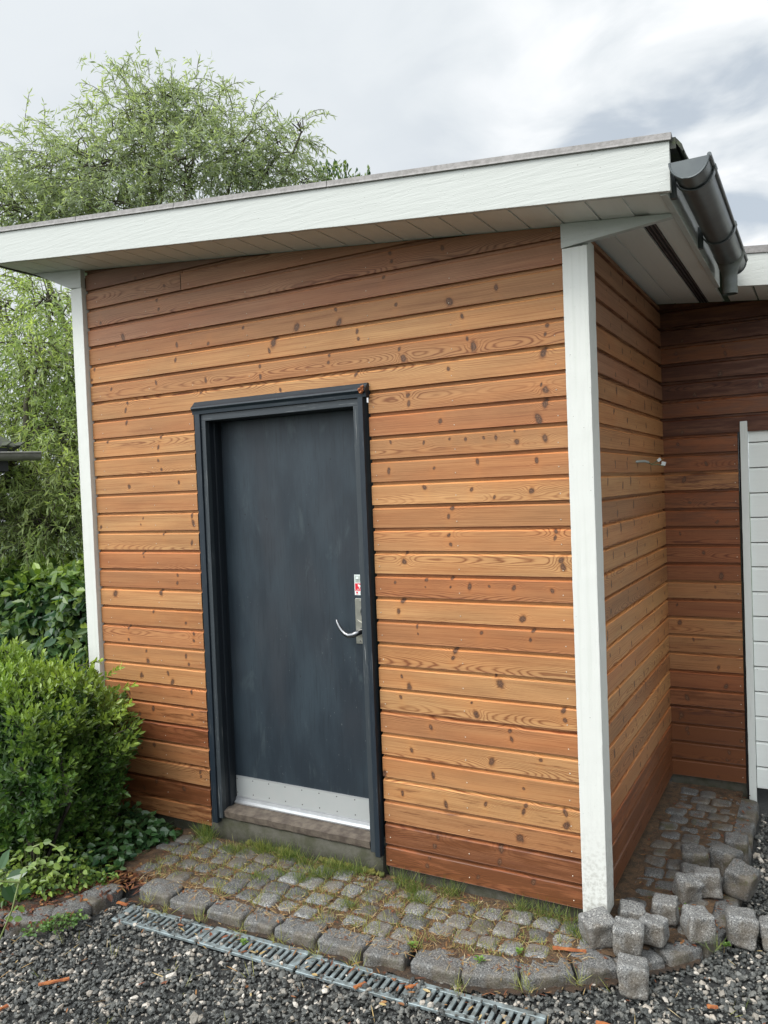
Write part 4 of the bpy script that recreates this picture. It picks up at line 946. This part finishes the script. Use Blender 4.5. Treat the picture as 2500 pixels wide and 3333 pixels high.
w2 = at(60, 1500, 66); w2[2] = -1.2
nn += willow(tuple(w2), [M_(160, 990, 70, 150, 120, 90), M_(20, 1000, 72, 140, 120, 60), M_(120, 1170, 66, 170, 120, 110), M_(240, 1220, 68, 110, 130, 80), M_(60, 1330, 72, 150, 110, 90), M_(210, 1420, 66, 130, 110, 110), M_(90, 1540, 64, 150, 110, 130), M_(240, 1610, 62, 110, 110, 110), M_(20, 1660, 66, 120, 100, 90), M_(170, 1720, 62, 150, 90, 110), M_(290, 1500, 70, 80, 160, 80), M_(-120, 1300, 68, 140, 200, 70), M_(330, 1250, 80, 100, 250, 80), M_(340, 1650, 80, 100, 150, 60)],
    'drooping willow seen between the small garden house and the left corner post', leafL=(.45, .72), droop=.08, dens=1.9, lm=LEAF_WILLOW2)
print('willow leaves', nn)
# young shrub tip beyond the roof
sh = thing('distant_shrub', 'tip of a small leaved shrub showing above the roof edge right of the willow', 'shrub', tuple(at(1140, 1500, 90)*np.array([1, 1, 0])+np.array([0, 0, -1.2])))
mb = MB(); P = []; D = []; b0 = at(1130, 900, 90); mb.tube([tuple(at(1130, 1500, 90)*np.array([1, 1, 0])+np.array([0, 0, -1.2])), tuple(b0)], [.9, .5], 8)
for k in range(26):
    tip = at(rng.uniform(1010, 1200), rng.uniform(530, 620), rng.uniform(87, 92)); a = b0+rng.normal(0, .4, 3); mid = (a+tip)/2+rng.normal(0, .6, 3)
    mb.tube([tuple(a), tuple(mid), tuple(tip)], [.2, .12, .02], 4, 0, False)
    for q in np.linspace(.45, 1, 34):
        x = (1-q)**2*a+2*q*(1-q)*mid+q*q*tip; P.append(x+rng.normal(0, .12, 3)); D.append(unit(tip-mid+rng.normal(0, 2.0, 3)))
mb.build('branches', BARK2, sh, fix=False); P = np.array(P); n = len(P)
V, F = leaf_arrays(P, np.array(D), unit(rng.normal(size=(n, 3))), rng.uniform(.5, .8, n), .34)
leaves('foliage', [(V, F, rng.random(n)*.6)], LEAF_HEDGE, sh)

# --- broadleaved hedge behind the left post
def shell_points(n, c, h, p, top_only=False):
    d_ = unit(rng.normal(size=(n*2, 3))); k = (np.abs(d_[:, 0])**p+np.abs(d_[:, 1])**p+np.abs(d_[:, 2])**p)**(-1/p)
    q = d_*k[:, None]; keep = rng.random(len(q)) < 1.1; q = q[keep][:n]
    g = np.sign(q)*np.abs(q)**(p-1)/np.array(h); return q*np.array(h)+np.array(c), unit(g)
def lumpy(pts, f, a, seed=0): return np.array([mnoise.noise(Vector(p)*f+Vector((seed, 0, 0)))*a for p in pts])
hd = thing('beech_hedge', 'dense dark broadleaved hedge with yellow green shoots on top, behind the left corner post', 'hedge', (-12, 8.5, -1.2))
c = (-13.5, 10., 5.2); h = (12.2, 4.8, 6.7)
P, G = shell_points(15000, c, h, 5.); P = P-G*(rng.random(len(P))[:, None]*.9)+G*lumpy(P, .55, 1.5, 3)[:, None]
top = np.clip((P[:, 2]-9.5)/3.5, 0, 1); n = len(P)
D = unit(G*.55+rng.normal(0, .55, (n, 3))+np.array([0, 0, -.45])+top[:, None]*np.array([0, 0, .5])); Nn = unit(G+rng.normal(0, .4, (n, 3))+np.array([0, 0, .5]))
V, F = leaf_arrays(P, D, Nn, rng.uniform(.6, 1.05, n), rng.uniform(.40, .62, n), .16, .2)
leaves('foliage', [(V, F, np.clip(rng.normal(.16+.62*top**1.5, .17), 0, 1))], LEAF_HEDGE, hd)
mb = MB()
for k in range(60):
    x = rng.uniform(-24, -2.5); y = rng.uniform(7, 13); mb.tube([(x, y, -1.2), (x+rng.normal(0, .6), y+rng.normal(0, .5), 5), (x+rng.normal(0, 1), y+rng.normal(0, .8), 11.)], [.22, .15, .05], 5, 0, False)
for k in range(300):
    x = rng.uniform(-24, -2.5); z = rng.uniform(0, 11); mb.tube([(x, 10, z), (x+rng.normal(0, .8), 10+rng.uniform(-4.2, 2), z+rng.uniform(0, 1.5))], [.09, .03], 4, 0, False)
mb.build('branches', BARK2, hd, fix=False)
P, G = shell_points(9000, c, tuple(q-1.3 for q in h), 5.); n = len(P); V, F = leaf_arrays(P, unit(rng.normal(size=(n, 3))), G, .95, .62)
leaves('inner_foliage', [(V, F, np.full(n, .04))], LEAF_HEDGE, hd)

# --- clipped box shrub in front of the left corner
bx = thing('box_shrub', 'clipped box shrub with bright green young shoots in front of the left corner post', 'shrub', (-.5, -4.3, -.7))
c = (-4.2, -4.3, 3.0); h = (8.35, 3.4, 4.7)
def box_shape(nn_, shrink=0., amp=1.):
    P, G = shell_points(nn_, c, tuple(q-shrink for q in h), 4.5); P = P+G*(lumpy(P, .42, 1.7, 9)+lumpy(P, 1.1, .9, 5))[:, None]*amp; P = P[:]
    P[:, 0] -= (P[:, 0] > 0)*(.25+1.0*np.clip((4.6-P[:, 2])/4, 0, 1)); keep = (P[:, 2] > -.6); return P[keep], G[keep]
P0, G0 = box_shape(4300)
LP = []; LD = []; LN = []; LR = []; mb = MB()
extra = []
for px, py, dp, w_ in ((455, 2385, 37., 1.), (440, 2230, 37.5, .9), (425, 2290, 37., .9), (440, 2420, 37., 1.), (330, 2150, 38., .9), (395, 2170, 38, .8), (410, 2320, 37, .8), (450, 2360, 37.2, .8)): extra.append((at(px, py, dp), unit(AR*.9+AU*.45+rng.normal(0, .15, 3))))
for i in range(len(P0)+len(extra)):
    if i < len(P0): p, g = P0[i], G0[i]; d_ = unit(g*.9+np.array([0, 0, .55])+rng.normal(0, .38, 3)); Ls = rng.uniform(.5, 1.15) if rng.random() < .9 else rng.uniform(1.2, 1.9); st = p-d_*Ls*.45
    else: p, d_ = extra[i-len(P0)]; Ls = 1.25; g = d_; st = p-d_*Ls
    nl = int(Ls/.10); up = rng.normal(size=3)
    s1 = unit(np.cross(d_, up)); s2 = np.cross(d_, s1); hz = np.clip((p[2]-2.)/6., 0, 1); fresh = np.clip(.10+.62*hz**1.6+(.25 if i >= len(P0) else 0)+rng.normal(0, .08), 0, 1)  # leaf tone rises with height: young growth plus top light put into colour
    if rng.random() < .25: mb.tube([tuple(st), tuple(st+d_*Ls)], [.03, .012], 3, 0, False)
    for j in range(nl):
        q = j/nl; x = st+d_*Ls*q; sgn = 1 if j % 2 else -1; ax = s1 if (j//2) % 2 else s2
        LP.append(x); LD.append(unit(ax*sgn*(1.1-.7*q)+d_*(.55+.6*q)+np.array([0, 0, .15]))); LN.append(unit(d_+rng.normal(0, .2, 3))); LR.append(np.clip(fresh*(.35+.75*q)+rng.normal(0, .05), 0, 1))
n = len(LP); V, F = leaf_arrays(np.array(LP), np.array(LD), np.array(LN), rng.uniform(.27, .42, n), rng.uniform(.13, .2, n), .18, .12, (.3, .9, .65, .85))
leaves('foliage', [(V, F, np.array(LR))], LEAF_BOX, bx)
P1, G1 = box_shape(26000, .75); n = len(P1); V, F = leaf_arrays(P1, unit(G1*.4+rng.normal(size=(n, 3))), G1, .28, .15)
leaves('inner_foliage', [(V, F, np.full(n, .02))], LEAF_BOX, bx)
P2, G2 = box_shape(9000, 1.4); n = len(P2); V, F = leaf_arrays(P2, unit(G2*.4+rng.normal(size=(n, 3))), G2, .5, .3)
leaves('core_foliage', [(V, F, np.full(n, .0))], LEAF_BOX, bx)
for k in range(50):
    x, y = rng.uniform(-11, 2.5), rng.uniform(-6.5, -2); mb.tube([(x, y, -.8), (x+rng.normal(0, .7), y+rng.normal(0, .5), 3), (x+rng.normal(0, 1.2), y+rng.normal(0, .8), 6)], [.2, .12, .04], 5, 0, False)
mb.build('twigs', BARK, bx, fix=False)

# --- ground ivy, bramble, broad-leaved plant at the foot of the shrub
def patch(name, label, cat, spots, lw, m_, root, up=.6, nrnd=.35, stemm=None):
    th = thing(name, label, cat, root); P = []; D = []; N_ = []; R_ = []; mb = MB()
    for (x, y, r, hgt, nl) in spots:
        for k in range(nl):
            a = rng.uniform(0, 2*math.pi); q = r*rng.random()**.5; bx_, by_ = x+q*math.cos(a), y+q*math.sin(a); z = -.65+hgt*rng.random()*(1-.6*q/r)
            P.append((bx_, by_, z)); D.append((math.cos(a)+rng.normal(0, .6), math.sin(a)+rng.normal(0, .6), rng.normal(0, .35))); N_.append((rng.normal(0, .35), rng.normal(0, .35)-.25, up)); R_.append(np.clip(rng.normal(nrnd+.3*(z+.6)/max(hgt, .1), .18), 0, 1))
            if rng.random() < .35: mb.tube([(x+.4*(bx_-x), y+.4*(by_-y), -.7), (bx_, by_, z)], [.025, .012], 4, 0, False)
    n = len(P); V, F = leaf_arrays(np.array(P), np.array(D), np.array(N_, float), rng.uniform(lw[0], lw[1], n), rng.uniform(lw[0], lw[1], n)*lw[2], .12, .2, (.22, .95, .6, .8))
    leaves('leaves', [(V, F, np.array(R_))], m_, th); mb.build('stems', simple_mat('green_stem', (.08, .10, .03), .6), th, fix=False); return th
patch('ground_ivy', 'glossy dark ivy at the right foot of the box shrub by the wooden wall', 'ivy', [(4.2, -1.6, 1.1, 1.5, 170), (3.9, -3.0, 1.2, 1.7, 200), (4.6, -2.2, .9, 1.2, 90), (4.6, -4.2, 1.1, 1.2, 140), (3.6, -5.2, 1.2, 1.4, 160), (5.3, -1.2, .7, .9, 50), (3.2, -1.2, .8, 2.0, 80)], (.30, .52, .8), LEAF_IVY, (4.2, -3, -.7))
patch('bedding_weeds', 'fresh green weeds tumbling over the soil bed in front of the box shrub', 'weeds', [(4.6, -6.2, 1.0, 1.1, 150), (3.6, -7.2, 1.1, 1.3, 200), (2.6, -8.2, 1.2, 1.3, 220), (5.3, -5.3, .8, .8, 80), (1.8, -9.2, 1.1, 1.2, 160), (2.6, -7.0, 1.2, 2.3, 200), (3.6, -5.8, 1.0, 1.9, 130), (1.4, -8.0, 1.2, 2.2, 160)], (.20, .36, .62), LEAF_BOX, (3.6, -7.2, -.7), nrnd=.2)
patch('creeping_weed', 'low bright weed growing over the gravel in front of the middle bed kerb stone', 'weed', [(7.0, -8.9, .62, .42, 120), (6.4, -9.6, .5, .25, 60), (7.3, -8.2, .3, .3, 30)], (.10, .20, .7), WEED, (7, -9, -1), nrnd=.2)
patch('weed_seedlings', 'small clover like weeds beside the loose setts in the side strip', 'weed', [(28.3, 2.9, .5, .22, 60), (28.9, 2.3, .35, .15, 26), (29.3, 2.9, .3, .2, 20)], (.12, .2, .9), WEED, (28.4, 2.8, -.6), nrnd=.3)
for (x, y, lab) in ((6.35, -5.6, 'small box seedling standing at the corner of the soil bed kerb'), (31.2, 1.0, 'tiny clover like weed between the lone sett and the tilted pair'), (20.9, -4.4, 'tiny bright weed in the joint behind the squarish kerb stones'), (23.5, -4.2, 'tiny bright weed in the joint behind the long kerb stone'), (24.6, -3.1, 'tiny weed by the bend of the kerb'), (15.0, -7.0, 'tiny green weed sprouting from the drain grating')):
    z = -.5 if x < 30 else -.8
    th = thing('seedling', lab, 'weed', (x, y, z), 'seedlings in the joints'); P = []; D = []; n = 14
    for k in range(n): a = k*2.4; P.append((x+rng.normal(0, .05), y+rng.normal(0, .05), z+.04+.025*k*(1 if x < 7 else .4))); D.append((math.cos(a), math.sin(a), .5))
    V, F = leaf_arrays(np.array(P), np.array(D), np.tile((0, 0, 1.), (n, 1)), .17, .11); leaves('leaves', [(V, F, rng.uniform(.3, .9, n))], WEED, th)
br = thing('bramble', 'thin arching bramble stems with paired leaflets at the left edge below the shrub', 'bramble', (3, -10, -.7))
mb = MB(); st = [at(-10, 3080, 30.5), at(40, 2960, 30.7), at(62, 2870, 31), at(78, 2825, 31.3), at(120, 2812, 31.6), at(195, 2812, 32)]
st2 = [at(100, 2760, 32), at(150, 2740, 32), at(190, 2760, 32), at(212, 2800, 31.8)]; st3 = [at(-20, 2868, 30.5), at(35, 2870, 30.8), at(66, 2872, 31)]
SM = simple_mat('bramble_stem', (.16, .20, .06), .5)
for s_, lf in ((st, ((90, 2830), (120, 2812), (150, 2808), (175, 2812), (60, 2950), (45, 2990), (72, 2890))), (st2, ((110, 2760), (140, 2742), (185, 2765), (205, 2790))), (st3, ((10, 2870), (28, 2872), (48, 2871), (60, 2872)))):
    mb = MB(); mb.tube([tuple(q) for q in s_], .035, 6, 0, False); so = mb.build('stem', SM, br, fix=False); P = []; D = []
    for px, py in lf:
        for k in (-1, 1): P.append(at(px, py, 31.1)); D.append(AR*k*rng.uniform(.3, 1)+AU*rng.uniform(-1., .5)+rng.normal(0, .2, 3))
    n = len(P); V, F = leaf_arrays(np.array(P), np.array(D), unit(-AF+AU+rng.normal(0, .3, (n, 3))), .34, .24, .1, .1, (.25, .9, .62, .9)); leaves('leaflets', [(V, F, rng.uniform(.25, .5, n))], LEAF_BOX, so)
hs = thing('broadleaf_plant', 'low plant with large oval leaves at the left edge of the soil bed', 'plant', (2.4, -9.4, -.7)); P = []; D = []
for px, py, a in ((0, 2830, 70), (20, 2860, 20), (-20, 2850, 120), (35, 2880, -20), (10, 2880, -60)): P.append(at(px, py, 31.8)); D.append(AR*math.cos(math.radians(a))+AU*math.sin(math.radians(a)))
n = len(P); V, F = leaf_arrays(np.array(P), np.array(D), unit(-AF*1.+AU*.7+rng.normal(0, .25, (n, 3))), .85, .45, .1, .15, (.3, .95, .65, .9)); leaves('leaves', [(V, F, rng.uniform(.3, .5, n))], LEAF_IVY, hs)

# --- grass between the setts, moss, litter
P = []; D = []; L = []; R_ = []
def tuft(x, y, r, n, h=(.4, .9), z=-.55, dry=.14, lean=(0, 0)):
    n = int(n*1.35) if n > 30 else n
    for k in range(n):
        a = rng.uniform(0, 6.28); q = r*rng.random()**.6; P.append((x+q*math.cos(a), y+q*math.sin(a)*.6, z)); D.append((rng.normal(lean[0], .5), rng.normal(lean[1], .5), rng.uniform(.5, 1.3))); L.append(rng.uniform(*h)); R_.append(rng.uniform(.75, 1) if rng.random() < dry else rng.uniform(0, .45))
for t_ in ((7.0, -.2, .5, 150, (.5, 1.1)), (7.6, -.8, .45, 70), (9.6, -.9, .8, 160, (.3, .7)), (10.8, -.35, .7, 170, (.4, .9)), (12.3, -.5, .7, 170, (.5, 1.0)), (13.4, -.6, .5, 70), (14.7, -1.3, .5, 120), (15.2, -.6, .8, 170, (.4, .85)), (16.2, -.3, .5, 60), (14.2, -2.0, .4, 70), (12.3, -2.6, .5, 80, (.2, .5)), (13.0, -1.9, .4, 60, (.2, .5)), (17.2, -2.9, .35, 70, (.2, .5)),
           (18.6, -.4, .7, 110, (.4, .9)), (19.6, -1.4, .5, 100, (.3, .7)), (20.6, -.35, .6, 90, (.4, .9)), (19.2, -.8, .4, 60), (23.7, -.3, .5, 60, (.4, .9)), (24.8, -.35, .6, 80, (.4, 1.0)), (25.7, -.4, .4, 50, (.4, 1.)), (26.2, -.95, .45, 130, (.2, .5)), (26.7, -1.3, .3, 60, (.2, .4)), (30.9, .2, .3, 20), (6.2, 1.0, .5, 40)): tuft(*t_)
for k in range(900):
    x, y = rng.uniform(6.5, 26), rng.uniform(-4.5, -.5)
    if in_pave(x, y, 1.2): tuft(x, y, .14, 4, (.15, .45), -.56, .6)
for x, y in ((8.8, -5.9), (10.0, -6.1), (12.0, -6.0), (14.0, -6.1), (15.8, -5.9), (17.6, -6.0), (19.3, -5.9), (25.35, -4.7), (23.3, -5.6), (25.5, -5.0), (11.5, -4.4), (13.5, -4.4), (16.8, -4.4), (18.9, -4.3), (21.0, -4.3), (26.9, -3.9)):
    tuft(x, y, .35, 22, (.3, .8), -.85 if y < -5 else -.55, .8)
for k in range(50):
    x, y = rng.uniform(2, 36), rng.uniform(-14, 4)
    if gravel_ok(x, y) == 1: tuft(x, y, .3, 3, (.3, .8), -1.05, .95)
n = len(P); Da = np.array(D); V, F = leaf_arrays(np.array(P), Da, np.cross(unit(Da), rng.normal(size=(n, 3))), np.array(L), .020, .1, .25, (.3, .9, .7, .7))
go = arrays('grass', V, F, GRASS, None, {'rnd': ('FLOAT', 'FACE', np.repeat(R_, 2))}); tag(go, 'grass growing in the joints and along the foot of the wall', 'grass', kind='stuff')
# moss cushions along the step
mb = MB()
for k in range(46):
    x = rng.choice([rng.uniform(9.2, 12.5), rng.uniform(13.6, 17.2)]); V_, F_ = stone_pts(rng.uniform(.1, .35), rng.uniform(.06, .14), rng.uniform(.05, .14), 3, 2.2, .2, k); i0 = len(mb.v)
    mb.v += [(v.x+x, v.y-.05, v.z-.5+abs(rng.normal(0, .08))) for v in V_]
    for f in F_: mb.f.append(tuple(i0+q for q in f)); mb.mi.append(0); mb.sm.append(True); mb.uv += [(0, 0)]*4
tag(mb.build('moss', MOSS, fix=False), 'yellow green moss along the concrete step', 'moss', kind='stuff')
P = []; D = []; L = []; W = []; R_ = []; Nn = []
def litter(n, x0, x1, y0, y1, z, ok, l=(.08, .32), wr=.45, rn_=(0, .9)):
    for k in range(n):
        x, y = rng.uniform(x0, x1), rng.uniform(y0, y1)
        if ok(x, y): P.append((x, y, z+rng.uniform(0, .06))); a = rng.uniform(0, 6.28); D.append((math.cos(a), math.sin(a), rng.normal(0, .15))); L.append(rng.uniform(*l)); W.append(L[-1]*wr*rng.uniform(.5, 1.2)); R_.append(rng.uniform(*rn_)); Nn.append((rng.normal(0, .3), rng.normal(0, .3), 1))
pv = lambda x, y: in_pave(x, y, .3); bedf = lambda x, y: in_bed(x, y)
litter(3400, 6, 28, -5, .1, -.56, pv, (.05, .2), .5, (.0, .75)); litter(800, 26.9, 31.3, 0, 16, -.56, pv, (.06, .3), .4, (0, .7)); litter(4200, 7, 27, -5, 0, -.50, pv, (.15, .5), .075, (.55, 1))
litter(2600, 0, 7, -11, .1, -.66, bedf, (.1, .5), .55, (0, .62)); litter(1200, 3, 8.5, -6, .1, -.6, lambda x, y: in_bed(x, y) or in_pave(x, y, .0), (.15, .6), .25, (0, .8))
litter(260, 3, 36, -15, 6, -1.0, lambda x, y: gravel_ok(x, y) == 1, (.1, .35), .3, (.3, .9)); litter(420, 3, 36, -15, 6, -.99, lambda x, y: gravel_ok(x, y) == 1, (.25, .8), .045, (.7, 1)); litter(90, 7, 27, -7.3, -5.9, -.92, lambda x, y: True, (.1, .4), .35, (.2, .9)); litter(1300, 7.4, 29, -6.1, -2, -.93, lambda x, y: kerb_y(x)-.5 < y < kerb_y(x)+.02, (.08, .5), .15, (0, .9))
n = len(P); V, F = leaf_arrays(np.array(P), np.array(D), np.array(Nn, float), np.array(L), np.array(W), .15, .25)
lo = arrays('fallen_litter', V, F, DEBRIS, None, {'rnd': ('FLOAT', 'FACE', np.repeat(R_, 2))}); tag(lo, 'brown leaf litter, needles and straw lying on the paving and gravel', 'litter', kind='stuff')
CH = [(9.6, -11.3, 1.05, .9, 'long orange brown stick lying on the gravel at lower left'), (9.2, -13.2, .55, 1.4, 'short upright looking chip on the gravel at the lower left edge'), (7.6, -6.2, .55, .1, 'pale orange wood chip on the buried end of the drain'), (21.6, -5.85, .5, .9, 'orange wood splinter standing on the drain below the kerb'),
      (30.6, -4.8, 1.0, .75, 'long red brown wood chip on the gravel at the lower right'), (28.2, -4.9, .7, .15, 'broken red brown wood chip on the gravel right of the drain'), (26.2, -2.15, 1.2, .35, 'dark red stick between the kerb and the loose setts'), (19.9, -6.6, .5, 1.2, 'small orange splinter on the third grating'), (31.1, -2.5, .35, .4, 'bright orange wood chip on the gravel below the loose setts')]
for x, y, L_, a, lab in CH:
    mb = MB(); rows = []
    for i in range(7):
        s_ = -L_/2+L_*i/6; w_ = .07*(1+.3*math.sin(i*2+x)); rows.append([(s_, -w_, -.02), (s_, w_, -.02), (s_, w_*.8, .035+.01*math.sin(i)), (s_, -w_*.8, .03)])
    mb.grid(rows, 0, None, False, True); mb.face(rows[0]); mb.face(rows[-1]); o = mb.build('wood_chip', CHIPM)
    z = -.96 if (y < -4.5 or x > 30) else -.45
    o.location = Vector((x, y, z+.02))*U; o.rotation_euler = (0, .05, a); tag(o, lab, 'wood chip', 'wood chips on the ground')

# --- small garden house at the left edge
gh = thing('garden_house', 'small dark garden house with mossy shingle roof and zinc gutter at left edge', 'garden house', tuple(at(-150, 1600, 60)*np.array([1, 1, 0])+np.array([0, 0, -1.2])))
def gpt(px, py, dpt): return at(px, py, dpt)
E_ = gpt(82, 1462, 58); ey = (E_-CP)*np.array([1, 1, 0]); ey = unit(ey+np.array([-8., -3., 0])); ex = np.array([ey[1], -ey[0], 0])
def GP(a, b, z): return tuple(E_+ex*a+ey*b+np.array([0, 0, z]))      # a to the right, b into depth
m = MB(); rows = []
m.grid([[GP(-26+25.7*i/10-(0 if j == 0 else 4.8*j/8*(i/10)), -.4+5.2*j/8, .15+3.5*j/8+.08*mnoise.noise(Vector((i, j, 0)))) for j in range(9)] for i in range(11)], 0, None, False)
m.grid([[GP(-.3-4.8*j/8, -.4+5.2*j/8, .15+3.5*j/8) for j in range(9)], [GP(-.3-4.8*j/8, 20-5.2*j/8, .15+3.5*j/8) for j in range(9)]], 0, None, False)
for i in range(26): 
    a = -.6-i*.9; m.box(-.43, .43, -.02, .5, -.03, .05, 0, Matrix.Translation(GP(a, -.45, .22)) @ Matrix.Rotation(.55, 4, 'X'))
m.build('roof', FELT, gh, fix=False)
m = MB(); rows = []
for i in range(9):
    a = -26+26.9*i/8; rows.append([tuple(np.array(GP(a, -1.05+.55*math.cos(t_), -.35+.55*math.sin(t_)))) for t_ in [math.pi+math.pi*k/10 for k in range(11)]])
m.grid(rows); m.tube([GP(-26, -1.62, -.33), GP(.9, -1.62, -.33)], .07, 8); m.face(rows[-1]); m.build('gutter', simple_mat('old_zinc_gutter', (.22, .21, .19), .55, .3), gh, fix=False)
m = MB(); m.face([GP(-26, -.3, -1.6), GP(-1.2, -.3, -1.6), GP(-1.2, -.3, .1), GP(-26, -.3, .1)]); m.face([GP(-26, -.3, -1.6), GP(-1.2, -.3, -1.6), GP(-1.2, 2, -1.6), GP(-26, 2, -1.6)]); m.face([GP(-1.2, -.3, -1.6), GP(-1.2, 20, -1.6), GP(-1.2, 20, .1), GP(-1.2, -.3, .1)]); m.build('fascia', simple_mat('dark_stained_board', (.018, .02, .022), .6), gh, fix=False)
m = MB(); m.face([GP(-26, 2, -23), GP(-3, 2, -23), GP(-3, 2, -1.6), GP(-26, 2, -1.6)]); m.face([GP(-3, 2, -23), GP(-3, 20, -23), GP(-3, 20, -1.6), GP(-3, 2, -1.6)]); m.build('wall', simple_mat('dark_stained_wall', (.03, .032, .03), .7), gh, fix=False)
